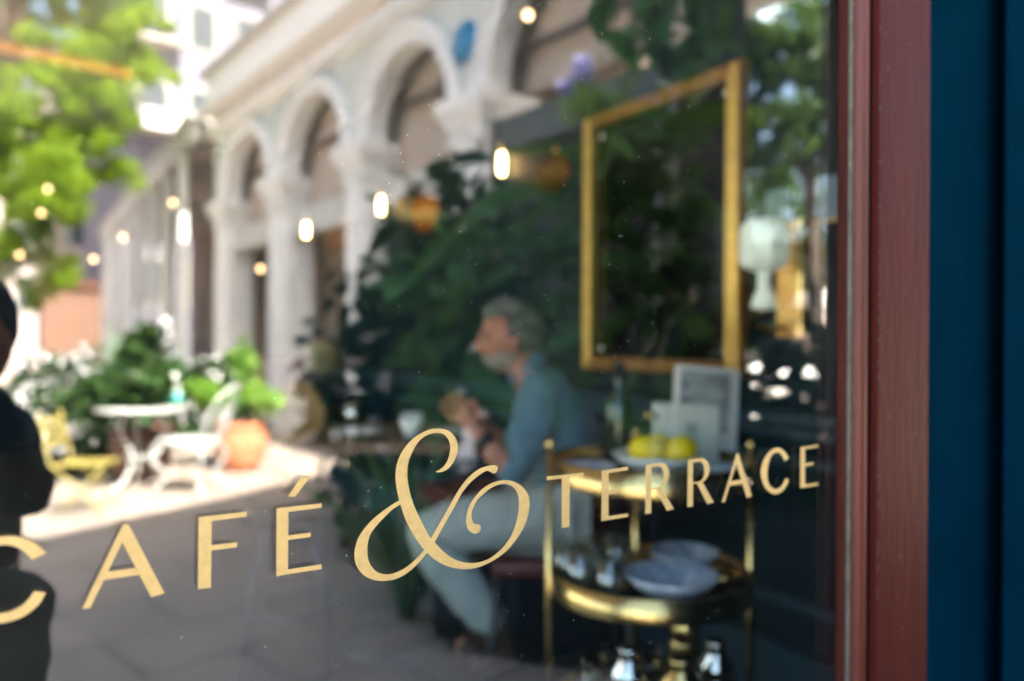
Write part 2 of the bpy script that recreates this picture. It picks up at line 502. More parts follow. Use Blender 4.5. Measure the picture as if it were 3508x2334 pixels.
M['veranda_brown'] = mat('shaded_brown_wall', (0.20, 0.155, 0.13), rough=0.8, var=0.2, scale=1.2)
M['leaf_shade'] = leaf_mat('leaf_deep_green', (0.019, 0.048, 0.017), rough=0.4, transl=0.2)
M['red_bead'] = mat('mahogany_gloss_bead', (0.085, 0.018, 0.011), rough=0.38, var=0.2, scale=12, stretch=(3, 3, 0.3), spec=0.3)  # real gloss, with the base red lightened to carry the bead's highlight
M['groove_shade'] = mat('painted_groove_shade', (0.010, 0.003, 0.0025), rough=0.8, spec=0.05)
M['eye_dark'] = mat('shaded_eye', (0.10, 0.07, 0.06), rough=0.3)

# ------------------------------------------------------------------ ground
g = MB(); g.add([(-120, -160, 0), (120, -160, 0), (120, 60, 0), (-120, 60, 0)], [(0, 1, 2, 3)])
struct('ground', g, 'pave')

# ------------------------------------------------------------------ cafe building shell
cafe = thing('cafe_building', 'navy painted cafe building with an added unseen shade block above the glazed shopfront', 'building', (0, 0.2, 0))
def cpart(name, mb, m, **k):
    o = mb.build(name, m, cafe, **k); o.location = (0, -0.2, 0); return o
cpart('stall_riser', MB().box((-1.3, 0.085, 0.21), (4.7, 0.15, 0.42)), 'navy')
cpart('fascia', MB().box((-1.3, 0.075, 3.03), (4.7, 0.17, 0.74)), 'navy')
cpart('facade_wall', MB().box((-5.1, 0.075, 1.7), (2.9, 0.15, 3.4)), 'cream')
cpart('mullion', MB().box((-1.325, 0.05, 1.54), (0.09, 0.10, 2.22)), 'red')
cpart('roof', MB().box((-1.6, 4.3, 3.5), (10.4, 8.7, 0.18)), 'cream')
cpart('upper_block', MB().prism([(5.0, -1.997), (5.0, 8.7), (-6.5, 8.7), (-6.5, 4.09)], 3.60, 4.62), 'cream')  # unseen wedge added to cast the slanted shade edge on the paving
# navy reveal and next door post to the right of the mahogany stile
cpart('door_recess', MB().prism([(1.0425, 0.020), (1.58, 0.020), (1.58, 0.2), (1.235, 0.2), (1.0425, 0.05)], 0.0, 3.4).box((1.56, 0.006, 1.7), (0.03, 0.0275, 3.4)), 'navy')
cpart('door_post', MB().prism([(1.2925, -0.012), (1.2965, -0.016), (1.56, -0.016), (1.56, -0.008), (1.2945, -0.008)], 0.0, 3.4), 'navy')
cpart('side_wall', MB().box((3.4, 0.10, 1.8), (3.6, 0.14, 3.6)), 'navy')  # run on out of view to keep sun off the planter and arcade end
# interior surfaces
fl = MB().box((-0.6, 4.3, -0.045), (6.6, 8.4, 0.1)); struct('interior_floor', fl, 'floor_in')
struct('interior_ceiling', MB().box((-0.6, 4.3, 3.2), (6.6, 8.4, 0.1)), 'ceil')
struct('interior_wall_back', MB().box((-0.6, 8.45, 1.6), (6.8, 0.1, 3.2)), 'teal')
struct('interior_wall_left', MB().box((-3.75, 4.3, 0.2), (0.1, 8.3, 0.4)).box((-3.75, 4.3, 3.05), (0.1, 8.3, 0.3)).box((-3.75, 7.9, 1.65), (0.098, 1.0, 2.5)).box((-3.75, 0.3, 1.65), (0.098, 0.3, 2.5)).box((-3.75, 4.0, 1.65), (0.098, 0.2, 2.5)), 'teal')
for yy in (2.175, 5.75):  # glazing added out of view to let more daylight into the room
    ws = thing('added_daylight_window', ('added unseen daylight window nearer to the shopfront', 'added unseen daylight window nearer to the back wall')[yy > 3], 'window', (-3.75, yy, 0.4))
    MB().box((0, 0, 1.25), (0.006, 3.3, 2.5)).build('glass_pane', 'glass', ws)
    MB().box((0, 0, 0.02), (0.08, 3.3, 0.04)).box((0, 0, 2.48), (0.08, 3.3, 0.04)).build('frame_rail', 'red', ws)
IWH = R(-3.537)
iw = MB().box((0.06, 4.2, 1.6), (0.12, 8.4, 3.2)).build('interior_wall_right', 'teal', loc=(1.9, 0.16, 0), rot=(0, 0, IWH)); iw['kind'] = 'structure'
# dado rail, panel mouldings and skirting on the right wall (local: y along wall, -x into the room)
def wpart(name, mb, m): return mb.build(name, m, iw)
wpart('dado_rail', MB().box((-0.02, 4.2, 0.86), (0.04, 8.3, 0.035)).box((-0.012, 4.2, 0.82), (0.024, 8.3, 0.03)), 'teal_trim')
wpart('skirting', MB().box((-0.012, 4.2, 0.09), (0.024, 8.3, 0.18)).box((-0.018, 4.2, 0.2), (0.036, 8.3, 0.03)), 'teal_trim')
for i in range(6):
    y0 = 0.12 + i * 1.25; y1 = y0 + 1.12
    p = MB()
    for z in (0.34, 0.74):
        p.box((-0.009, (y0 + y1) / 2, z), (0.018, y1 - y0, 0.028))
    for y in (y0, y1):
        p.box((-0.0085, y, 0.54), (0.017, 0.028, 0.372))
    wpart('panel_moulding', p, 'teal_trim')
wpart('picture_rail', MB().box((-0.014, 4.2, 2.55), (0.028, 8.3, 0.05)), 'teal_trim')

# ------------------------------------------------------------------ shop window: glass, lettering, mahogany stile
win = thing('shop_window', 'large clear shop window with gold lettering in a mahogany red frame', 'window', (0, 0, 0))
MB().box((-0.19, 0.003, 1.52), (2.18, 0.006, 2.2)).build('glass_pane', 'glass', win)
win2 = thing('shop_window', 'plain shop window without lettering beyond the mahogany mullion', 'window', (-2.5, 0, 0))
MB().box((0, 0.003, 1.52), (2.26, 0.006, 2.2)).build('glass_pane', 'glass', win2)
MB().box((0, 0.03, 0.43), (2.26, 0.07, 0.03)).box((0, 0.03, 2.64), (2.26, 0.07, 0.03)).build('frame_rail', 'red', win2)
MB().box((-0.19, 0.03, 0.425), (2.18, 0.07, 0.03)).box((-0.19, 0.03, 2.645), (2.18, 0.07, 0.03)).build('frame_rail', 'red', win)
Z0, Z1 = 0.40, 2.68
def vbar(name, prof, m):
    MB().prism(prof, Z0, Z1).build(name, m, win, bevel=0.0012)
vbar('inner_bead', [(0.8800, 0.0), (0.8795, -0.004), (0.8805, -0.0115), (0.8850, -0.0125), (0.8860, 0.0)], 'red_dark')
ck = MB()
for k in range(70):
    z = random.uniform(0.7, 1.5); a = random.choice([0, 0, 1, 2]); h_ = random.uniform(.0008, .0035); w_ = random.uniform(.0004, .0010)
    x, y = ((0.9222, -0.0303), (0.902, -0.0254), (random.uniform(.925, 1.036), -0.0303))[a]
    ck.add([(x - w_, y, z - h_), (x + w_, y, z - h_ * .7), (x + w_ * .8, y, z + h_), (x - w_ * .6, y, z + h_ * .8)], [(0, 1, 2, 3)])
ck.build('paint_chip', 'chip', win, kind='stuff')
# aged putty line, uneven
pm = MB(); n = 150
for k in range(n + 1):
    z = Z0 + (Z1 - Z0) * k / n
    w = 0.0016 * math.sin(z * 23) * math.sin(z * 61 + 1) + random.uniform(-0.0006, 0.0006)
    pm.v += [(0.8850, -0.0100, z), (0.8856 + w * 0.3, -0.0140 + w * 0.4, z), (0.8895, -0.0150, z), (0.8900, -0.0060, z)]
for k in range(n):
    a = k * 4
    for q in range(3):
        pm.f.append((a + q, a + q + 1, a + q + 5, a + q + 4)); pm.sm.append(True)
pm.build('putty_line', 'putty', win)
bead = [(0.8895, 0.0), (0.8895, -0.012)] + [(0.9025 + 0.0125 * math.cos(t), -0.0165 - 0.0085 * math.sin(t)) for t in [math.pi * (1 - k / 10) for k in range(11)]] + [(0.9155, -0.010), (0.9160, 0.0)]
vbar('round_bead', bead, 'red_bead')
vbar('groove_shade', [(0.9150, -0.0105), (0.9158, -0.0110), (0.9176, -0.0225), (0.9168, -0.0225)], 'groove_shade')  # dark strip over the stile's side, recess shade put into its colour
vbar('stile', [(0.9160, 0.008), (0.9170, -0.0090), (0.9185, -0.0235), (0.9200, -0.0290), (0.9225, -0.0300), (1.0385, -0.0300), (1.0415, -0.0270), (1.0425, 0.056)], 'red')

LET = [
    ('letter', None, [], [([(44.5, 944.4), (40.4, 949.8), (34.1, 954.6), (26.6, 957.5), (18, 957.7), (9.6, 954.9), (1.8, 949), (-3.5, 941.7), (-5.8, 932.8), (-3.9, 924.2), (0.9, 916), (7.6, 910), (17.3, 905.7), (25.9, 905.3), (34.5, 908), (41.4, 913.5), (44.7, 919.9)], [(37, 941.3), (34.2, 945.6), (29.2, 950.3), (22.4, 952.8), (15.7, 951.3), (10.8, 946.7), (7.9, 940.8), (6.1, 934), (6.2, 927), (8.1, 919.9), (12.3, 914.9), (18.5, 911.7), (24.6, 911.3), (30.8, 913.4), (35.1, 916.9), (37.9, 921), (38.4, 921.5)])]),
    ('letter', None, [[(88.4, 956.9), (91.6, 956.5), (114, 907), (105.7, 905.9), (87.9, 945.1)], [(88.4, 956.9), (87.9, 945.1), (69.3, 905.4), (64.9, 905.8)], [(79.3, 927.2), (95.7, 927), (98.3, 922.1), (76.6, 922.1)]], []),
    ('letter', None, [[(135.8, 955.7), (144.5, 955.6), (144.3, 905.5), (135.6, 906)], [(144.3, 955.7), (168.6, 955.7), (168.6, 952.1), (144.4, 951.9)], [(144.4, 935.1), (162, 934.7), (161.8, 931.2), (144.4, 931.5)]], []),
    ('letter', None, [[(190.1, 955.5), (198.9, 955.4), (198.8, 906.1), (190.2, 905.8)], [(198.7, 955.5), (224.6, 955.3), (224.4, 951.9), (198.7, 951.8)], [(198.6, 934.6), (216.1, 934.4), (215.9, 931), (198.6, 931.2)], [(198.7, 909.5), (224.7, 909.3), (224.6, 905.6), (198.7, 906.1)], [(208.5, 976.9), (215.6, 976.4), (203.9, 962.6), (198.6, 963.2)]], []),
    ('ampersand', 'large ornate gold ampersand between the two words', [], [([(322.6, 970), (326.9, 969.4), (332.5, 970.9), (337.6, 974.7), (341.6, 980.5), (343.4, 987.5), (342.6, 993.8), (340, 998.4), (335.3, 1002.7), (329.2, 1005.1), (323.2, 1005.8), (316.2, 1005.4), (309.4, 1003.2), (302.6, 999.8), (296, 994.4), (290.8, 988), (287.1, 979.8), (285.9, 971.4), (286.5, 962.9), (288.9, 951.6), (292, 941.9), (296.4, 931.2), (302.2, 921), (308.1, 912.4), (314.9, 904.5), (323.9, 896.6), (334, 890.6), (345.4, 886.6), (355.8, 884.9), (366.5, 885.1), (378.4, 887.8), (390.6, 892.8), (400.6, 900.2), (408.6, 908.5), (414.3, 917.1), (417.5, 927.2), (418.3, 934.6), (415.9, 942.5), (410.6, 948.7), (403.1, 953.6), (394.6, 956.2), (385.6, 956.7), (376.8, 955.3), (367.1, 950.8), (360.2, 944.7), (355.5, 939), (352.9, 932.1), (352.1, 925.9), (353, 920.9), (355.1, 917.4), (359.3, 914.5), (363.1, 914)], [(322.8, 970.7), (325.4, 971.3), (329.4, 973.6), (332.9, 977.5), (335.2, 982.8), (336.2, 988.9), (335.2, 993.9), (332.8, 998), (329.2, 1000.9), (324.2, 1002.2), (319.2, 1002.1), (313.3, 1000.6), (307.5, 997.1), (303.2, 992.2), (299.4, 985.6), (297.2, 979.8), (296.3, 973), (296.7, 965.3), (298.3, 957.5), (301, 948.6), (305.4, 938.6), (310.4, 929), (316.8, 917.7), (321.8, 912.2), (328.9, 904.6), (337.1, 897.7), (346.4, 892.7), (356.9, 889.7), (366.5, 889.1), (376.2, 890.8), (383.9, 894.3), (391.6, 899.6), (398.3, 907), (403, 915.8), (405.6, 924.8), (406.7, 934.1), (405.5, 942.6), (402, 948.1), (396.9, 951.7), (390.1, 953.5), (383.4, 953.1), (375.8, 950.8), (369.3, 946.9), (362.9, 942.2), (359.2, 936.7), (357.4, 932.4), (357.7, 927), (359.3, 923.2), (362.5, 921.9), (365.7, 921), (366.6, 918.6), (366.1, 916)]), ([(291.5, 950.9), (289.1, 950.1), (282.2, 947.3), (273.9, 942.8), (265.8, 937.5), (259.1, 931.4), (254.2, 925), (251.8, 917.9), (251.2, 910.6), (252.6, 904.3), (256.2, 898.4), (261.5, 893.5), (268.8, 889.8), (277, 887.9), (285.3, 887.7), (293.8, 889.7), (301.4, 893.6), (308.6, 899), (314.8, 904.7)], [(291.5, 947.7), (289.6, 946.7), (284, 944.1), (277.1, 939.1), (270.3, 933.2), (264.9, 927.3), (262.4, 920.5), (261.9, 914), (262.5, 908.1), (265.1, 901.9), (269.6, 896.6), (276, 893.5), (282.5, 892.6), (290, 893.7), (296.6, 896.1), (302.3, 899.5), (307.6, 903.4), (312.2, 907.3), (315.9, 910.4)]), ([(315.9, 913), (318.3, 916), (324.7, 924.9), (331.7, 934.6), (337.8, 943.6), (343.9, 952.3), (351.1, 960.1), (358.5, 965.7), (365.9, 969.1), (373.5, 970.7), (378.9, 970.8), (382.8, 969.9), (384.1, 967.5)], [(320.8, 911), (321.8, 912.6), (328.3, 921.9), (335.3, 932), (341.4, 940.6), (347.5, 949.7), (354.8, 957), (361.7, 961.8), (369.2, 965.6), (373.5, 966.5), (376.8, 964.9), (379.5, 963.6), (382.3, 964.2)])]),
    ('letter', None, [[(437.2, 955.5), (480.9, 955.2), (480.8, 952.4), (437.4, 952.1)], [(454.6, 952.4), (464, 952.3), (463.9, 906.5), (455, 906.7)]], []),
    ('letter', None, [[(502.9, 955), (511.7, 955.1), (511.9, 906.9), (502.9, 906.9)], [(511.6, 955.2), (536.9, 955.8), (537, 952.6), (511.6, 951.9)], [(511.6, 935.3), (528.5, 935.3), (528.7, 932.1), (511.6, 931.5)], [(511.8, 910.5), (537.5, 910.3), (537.5, 906.9), (511.8, 906.9)]], []),
    ('letter', None, [[(560.8, 955.7), (568.5, 955.7), (568.7, 906.4), (560.3, 906.9)], [(574.3, 930.3), (582.7, 931), (600.9, 906.9), (590.6, 906.5)]], [([(567.8, 955.7), (575.9, 955.9), (582.3, 955.6), (588.8, 953), (592.6, 948.6), (593.8, 943.2), (592.7, 938), (589, 933.4), (583.5, 930.7), (576.1, 929.8), (568, 929.9)], [(567.8, 952.4), (576, 952.7), (580.5, 951.8), (583.8, 948.8), (585.5, 944.7), (586, 940), (585.3, 936.8), (583, 933.7), (578.9, 931.8), (573.4, 931.5), (568, 931.9)])]),
    ('letter', None, [[(620.9, 955.7), (628.6, 955.7), (628.8, 906.4), (620.4, 906.9)], [(634.4, 930.3), (642.8, 931), (661, 906.9), (650.7, 906.5)]], [([(627.9, 955.7), (636, 955.9), (642.4, 955.6), (648.9, 953), (652.7, 948.6), (653.9, 943.2), (652.8, 938), (649.1, 933.4), (643.5, 930.7), (636.2, 929.8), (628.1, 929.9)], [(627.9, 952.4), (636, 952.7), (640.6, 951.8), (643.9, 948.8), (645.6, 944.7), (646.1, 940), (645.4, 936.8), (643.1, 933.7), (639, 931.8), (633.5, 931.5), (628, 931.9)])]),
    ('letter', None, [[(697.5, 956.9), (700.6, 956.5), (723.1, 907), (714.8, 905.9), (696.9, 945.1)], [(697.5, 956.9), (696.9, 945.1), (678.3, 905.4), (673.9, 905.8)], [(688.3, 927.2), (704.7, 927), (707.3, 922.1), (685.6, 922.1)]], []),
    ('letter', None, [], [([(788.6, 944), (784.5, 949.4), (778.2, 954.2), (770.8, 957.1), (762.2, 957.3), (753.7, 954.5), (745.9, 948.6), (740.6, 941.3), (738.3, 932.4), (740.2, 923.8), (745, 915.6), (751.7, 909.6), (761.4, 905.3), (770, 905), (778.7, 907.6), (785.5, 913.1), (788.9, 919.5)], [(781.1, 940.9), (778.3, 945.2), (773.3, 949.9), (766.5, 952.4), (759.8, 950.9), (755, 946.3), (752, 940.4), (750.2, 933.6), (750.3, 926.6), (752.2, 919.5), (756.5, 914.5), (762.6, 911.3), (768.7, 910.9), (774.9, 913), (779.2, 916.5), (782, 920.5), (782.5, 921.1)])]),
    ('letter', None, [[(810.5, 955), (819.3, 955.1), (819.5, 906.9), (810.5, 906.9)], [(819.2, 955.2), (844.5, 955.8), (844.5, 952.6), (819.2, 951.9)], [(819.1, 935.3), (836.1, 935.3), (836.3, 932.1), (819.2, 931.5)], [(819.3, 910.5), (845, 910.3), (845.1, 906.9), (819.4, 906.9)]], []),
]
def letter(name, polys, strips, label=None):
    mb = MB()
    lay = 0
    def slab(front):
        nonlocal lay
        y0 = -0.00012 - lay * 0.00002; y1 = -0.00002
        n_ = len(front)
        area = sum(front[i][0] * front[(i + 1) % n_][1] - front[(i + 1) % n_][0] * front[i][1] for i in range(n_))
        if area < 0:
            front = front[::-1]
        vs = [(x / 1000, y0, z / 1000) for x, z in front] + [(x / 1000, y1, z / 1000) for x, z in front]
        fs = [tuple(range(n_)), tuple(range(n_, 2 * n_))[::-1]] + [(i, i + n_, (i + 1) % n_ + n_, (i + 1) % n_) for i in range(n_)]
        mb.add(vs, fs); lay += 1
    for p in polys:
        slab(p)
    for a, b in strips:
        A = spline(a, 4); B = spline(b, 4)
        y0 = -0.00012 - lay * 0.00002; y1 = -0.00002
        N = len(A)
        vs = [(x / 1000, y0, z / 1000) for x, z in A] + [(x / 1000, y0, z / 1000) for x, z in B] + [(x / 1000, y1, z / 1000) for x, z in A] + [(x / 1000, y1, z / 1000) for x, z in B]
        fs = []
        for i in range(N - 1):
            fs += [(i, i + 1, N + i + 1, N + i), (2 * N + i, 3 * N + i, 3 * N + i + 1, 2 * N + i + 1), (i, 2 * N + i, 2 * N + i + 1, i + 1), (N + i, N + i + 1, 3 * N + i + 1, 3 * N + i)]
        fs += [(0, N, 3 * N, 2 * N), (N - 1, 3 * N - 1, 4 * N - 1, 2 * N - 1)]
        mb.add(vs, fs); lay += 1
    o = mb.build(name, 'gold_leaf', win)
    bmx = bmesh.new(); bmx.from_mesh(o.data)
    bmesh.ops.recalc_face_normals(bmx, faces=bmx.faces); bmx.to_mesh(o.data); bmx.free()
    if label:
        o['label'] = label
    return o
for nm, lb, pl, st in LET:
    letter(nm, pl, st, lb)
# fine dust on the outer glass
du = MB()
for k in range(620):
    x = random.uniform(0.0, 0.87); z = random.uniform(0.72, 1.5)
    if random.random() < 0.6:
        x = random.uniform(0.18, 0.6)
    r = random.choice([0.00012, 0.00016, 0.0002, 0.00026, 0.00036])
    a = random.uniform(0, 3.14); e = random.choice([1, 1, 1, 2.5, 6]) if r < 0.0002 else 1
    ca, sa = math.cos(a), math.sin(a)
    du.add([(x + (ca * p * e - sa * q) * r, -0.00015, z + (sa * p * e + ca * q) * r) for p, q in ((-1, -.6), (0, -1), (1, -.5), (1, .6), (0, 1), (-1, .5))], [(0, 1, 2, 3, 4, 5)])
du.build('dust_speck', 'dust', win, kind='stuff')

# ------------------------------------------------------------------ arcade building (local y runs along its front, +x to the street)
arcd = thing('arcade_building', 'pale grey green arcade with white arches and a moulded balcony parapet', 'building', (3.396, 0.418, 0), R(177.358))
def ap(name, mb, m, parent=None, **k): return mb.build(name, m, parent or arcd, **k)
CS = [2.62, 4.98, 6.88, 8.90, 10.90]; SP = 2.9; TOP = 3.86; TH = 0.36
RAD = [(CS[i + 1] - CS[i]) / 2 - 0.26 for i in range(4)]
w = MB()
S0, S1 = 2.44, 11.25
for i in range(4):
    mid = (CS[i] + CS[i + 1]) / 2; r = RAD[i]; n = 28
    A = [(mid - r * math.cos(math.pi * k / n), SP + r * math.sin(math.pi * k / n)) for k in range(n + 1)]
    for x, flip in ((0.0, False), (-TH, True)):
        for k in range(n):
            (s0, z0), (s1, z1) = A[k], A[k + 1]
            vs = [(x, s0, z0), (x, s1, z1), (x, s1, TOP), (x, s0, TOP)]
            w.add(vs, [(0, 1, 2, 3) if not flip else (3, 2, 1, 0)])
    for k in range(n):
        (s0, z0), (s1, z1) = A[k], A[k + 1]
        w.add([(0, s0, z0), (0, s1, z1), (-TH, s1, z1), (-TH, s0, z0)], [(0, 1, 2, 3)], True)
edges_ = [S0] + [v for i in range(4) for v in ((CS[i] + CS[i + 1]) / 2 - RAD[i], (CS[i] + CS[i + 1]) / 2 + RAD[i])] + [S1]
for k in range(0, len(edges_), 2):
    w.box((-TH / 2, (edges_[k] + edges_[k + 1]) / 2, (SP + TOP) / 2), (TH, edges_[k + 1] - edges_[k], TOP - SP))
ap('wall', w, 'arcade')
for i in range(4):
    mid = (CS[i] + CS[i + 1]) / 2; r = RAD[i]
    for nm, r0, r1, x1 in (('archivolt', r - 0.012, r + 0.10, 0.045), ('hood_mould', r + 0.10, r + 0.15, 0.085)):
        a = MB(); n = 36; x0 = -0.02 if nm == 'hood_mould' else -TH * 0.45
        rings = []
        for k in range(n + 1):
            t = math.pi * k / n
            rings.append([(x, mid - rr * math.cos(t), SP + rr * math.sin(t)) for x, rr in ((x0, r0), (x1, r0), (x1, r1), (x0, r1))])
        vs = [p for q in rings for p in q]; fs = []
        for k in range(n):
            for q in range(4):
                fs.append((k * 4 + q, k * 4 + (q + 1) % 4, (k + 1) * 4 + (q + 1) % 4, (k + 1) * 4 + q))
        fs += [(3, 2, 1, 0), (n * 4, n * 4 + 1, n * 4 + 2, n * 4 + 3)]
        a.add(vs, fs); ap(nm, a, 'stone')
for i, c in enumerate(CS):
    if i == 0:
        ap('pilaster', MB().box((-0.02, c + 0.03, 1.45), (0.10, 0.20, 2.9)), 'grey_green'); continue
    sh = ap('column', MB().box((-0.18, c, 1.40), (0.34, 0.42, 2.40)).box((-0.0, c, 1.42), (0.10, 0.28, 2.42)).box((-0.15, c, 0.10), (0.52, 0.66, 0.2)), 'stone')
    cp = MB()
    for z0, z1, e in ((2.56, 2.60, 0.015), (2.60, 2.69, 0.0), (2.69, 2.74, 0.03), (2.74, 2.80, 0.055), (2.80, 2.90, 0.085)):
        cp.box((-0.15, c, (z0 + z1) / 2), (0.40 + 2 * e, 0.44 + 2 * e, z1 - z0))
    cp.build('capital', 'stone', sh)
ap('cornice_moulding', MB().box((-0.12, (S0 + S1) / 2, 3.895), (0.48, S1 - S0 + .1, 0.07)).box((-0.14, (S0 + S1) / 2, 3.84), (0.40, S1 - S0 + .06, 0.04)), 'stone')
ap('frieze', MB().box((-0.15, (S0 + S1) / 2, 4.02), (0.36, S1 - S0, 0.18)), 'blush')
ap('balcony_slab', MB().box((-0.75, (S0 + S1) / 2, 4.15), (1.96, S1 - S0 + .1, 0.08)), 'stone')
ap('parapet', MB().box((0.06, (S0 + S1) / 2 - .02, 4.40), (0.12, S1 - S0 - .05, 0.42)), 'stone')
ap('parapet_rail', MB().box((0.06, (S0 + S1) / 2, 4.66), (0.26, S1 - S0 + .12, 0.10)), 'cream')
ap('gallery_back_wall', MB().box((-1.55, 7.87, 2.0), (0.12, 6.4, 4.2)), 'beige')
ap('gallery_end_wall', MB().box((-0.93, 11.03, 2.0), (1.12, 0.12, 4.2)), 'beige')
us = ap('upper_block', MB().box((-2.6, 7.87, 6.2), (2.0, 6.4, 4.0)), 'pale_blue')
for s in (5.6, 7.1, 8.7, 10.3):
    f = MB().box((-1.58, s, 5.6), (0.06, 0.86, 2.2)).build('upper_window', 'stone', arcd)
    MB().box((-1.546, s, 5.6), (0.02, 0.66, 1.98)).build('pane', 'pane', f)
ap('fascia_board', MB().box((-0.10, 3.80, 2.565), (0.12, 1.92, 0.23)), 'fascia_grey')
ap('shopfront_backdrop', MB().box((-0.12, 3.75, 1.2), (0.08, 2.04, 2.44)), 'grey_green')  # near bay filled dark as a backdrop for the window reflections
for i in (1, 2, 3):
    mid = (CS[i] + CS[i + 1]) / 2; r = RAD[i]
    ap('transom_beam', MB().box((-0.16, mid, 2.37), (0.16, 2 * r + 0.12, 0.27)), 'pale_grey')
for i in range(4):
    mid = (CS[i] + CS[i + 1]) / 2; r = RAD[i]
    f = MB()
    f.tube([(-0.2, mid - (r - .03) * math.cos(math.pi * k / 24), SP + (r - .03) * math.sin(math.pi * k / 24)) for k in range(25)], 0.035, 6)
    f.box((-0.2, mid, SP + 0.30), (0.045, 2 * r * 0.93, 0.05)).box((-0.201, mid - r * .35, SP + r * .45), (0.04, 0.045, r * .95))
    ap('lunette_frame', f, 'door_brown')
    A = [(mid - r * math.cos(math.pi * k / 24), SP + r * math.sin(math.pi * k / 24)) for k in range(25)]
    lp = MB(); lp.add([(-0.28, s, z) for s, z in A] + [(-0.31, s, z) for s, z in A], [tuple(range(25)), tuple(range(25, 50))[::-1]])
    if i:
        lp.box((-0.295, mid, 2.70), (0.03, 2 * r, 0.40))
    ap('lunette_panel', lp, 'beige')
ap('shopfront_backdrop', MB().box((-0.22, 5.93, 1.12), (0.06, 1.42, 2.24)), 'bay_backdrop')  # dark sheet put in place of the bay's dim interior
for s, wd in ((5.4, 0.55), (6.15, 0.25), (7.3, 0.6), (8.15, 0.3), (9.3, 0.5), (10.1, 0.35)):
    d = ap('door', MB().box((-1.46, s, 1.05), (0.05, wd, 2.1)), 'door_brown')
    MB().box((-1.43, s + wd * .35, 1.05), (0.03, 0.03, 0.12)).build('door_handle', 'brass', d)

pq = thing('wall_plaque', 'round blue enamel plaque mounted on the arcade wall above a capital', 'plaque', (3.396 - .0461 * 5.04, .418 - .9989 * 5.04, 3.34), R(177.358))
MB().lathe([(0.155, 0.0), (0.16, 0.02), (0.15, 0.03)], n=32).build('disc', 'plaque', pq, rot=(0, R(90), 0))
pq.location.x -= 0.002

# ------------------------------------------------------------------ covered veranda further along the street
ver = thing('veranda', 'long covered veranda with white posts and drawn mauve blinds beyond the arcade', 'veranda', (2.84, -11.35, 0), R(182.76))
def vp(name, mb, m): return mb.build(name, m, ver)
vp('roof', MB().box((-1.3, 7.2, 4.22), (3.0, 14.4, 0.14)), 'cream')
vp('edge_beam', MB().box((0.08, 7.2, 4.05), (0.14, 14.3, 0.24)), 'pale_grey')
vp('back_wall', MB().box((-2.4, 7.2, 2.1), (0.1, 14.2, 4.2)), 'veranda_brown')
for k in range(9):
    s = 1.2 + k * 1.6
    vp('post', MB().box((0.06, s, 2.0), (0.13, 0.13, 4.0)).box((0.06, s, 0.08), (0.2, 0.2, 0.16)), 'stone')
    if k in (1, 4, 6):
        b = MB(); n = 26
        z0 = 0.95 if k % 2 else 1.7
        pts = [(-0.12 + 0.035 * math.sin(q * 1.9) + random.uniform(-.01, .01), s + .16 + 1.4 * q / n) for q in range(n + 1)]
        b.add([(x, y, z0) for x, y in pts] + [(x, y, 3.9) for x, y in pts], [(q, q + 1, n + 2 + q, n + 1 + q) for q in range(n)], True)
        vp('blind', b, 'curtain')
    if k in (2, 5, 7):
        vp('dark_doorway', MB().box((-2.33, s + .8, 1.2), (0.06, 1.1, 2.4)), 'door_brown')

# ------------------------------------------------------------------ far street buildings
def block(name, label, c, size, rz, m, cols, rows, z_first=3.0, wm='pane', group=None):
    t = thing(name, label, 'building', (c[0], c[1], 0), rz, group)
    MB().box((0, 0, size[2] / 2), size).build('wall', m, t)
    MB().box((0, 0, size[2] + .12), (size[0] + .4, size[1] + .4, 0.24)).build('roof', 'cream' if rows else 'brown_pot', t)
    for i in range(cols):
        for j in range(rows):
            x = -size[0] / 2 + size[0] * (i + .5) / cols; z = z_first + j * 3.0
            if z + 1 > size[2]:
                continue
            f = MB().box((x, size[1] / 2 + .02, z), (1.05, 0.08, 1.7)).build('window', 'cream', t)
            MB().box((x, size[1] / 2 + .065, z), (0.86, 0.02, 1.5)).build('pane', wm, f)
            if j and i % 2 == 0:
                b = MB().box((x, size[1] / 2 + .4, z - .95), (1.7, 0.8, 0.1)).build('balcony', 'cream', t)
                rl = MB().box((x, size[1] / 2 + .78, z - .05), (1.7, 0.03, 0.04))
                for q in range(9):
                    rl.box((x - .8 + .2 * q, size[1] / 2 + .78, z - .48), (0.02, 0.02, 0.84))
                rl.build('railing', 'dark_metal', b)
    return t
lv = block('apartment_building', 'lavender apartment block with railed balconies and a white awning', (7.479, -31.952), (6.5, 6, 17), R(-6), 'lavender', 4, 5)
aw = MB().add([(-3.3, 3.0, 8.9), (-1.5, 3.0, 8.9), (-1.5, 4.7, 8.0), (-3.3, 4.7, 8.0), (-3.3, 4.7, 7.8), (-1.5, 4.7, 7.8), (-3.3, 3.0, 8.7), (-1.5, 3.0, 8.7)], [(0, 3, 2, 1), (3, 4, 5, 2), (0, 6, 4, 3), (1, 2, 5, 7), (6, 7, 5, 4)])
aw.build('awning', 'canvas', lv)
block('apartment_building', 'cream apartment block standing between the lavender and the rose block', (5.612, -46.625), (7, 6, 15), R(-4), 'cream', 4, 4)
block('apartment_building', 'rose pink apartment block behind the leafy street tree', (1.84, -44.372), (7, 6, 13), R(4), 'rose', 4, 4)
block('brick_building', 'low brown brick building at the end of the street', (3.502, -33.49), (2.2, 4, 2.8), R(2), 'ochre_wall', 1, 0, 1.5)

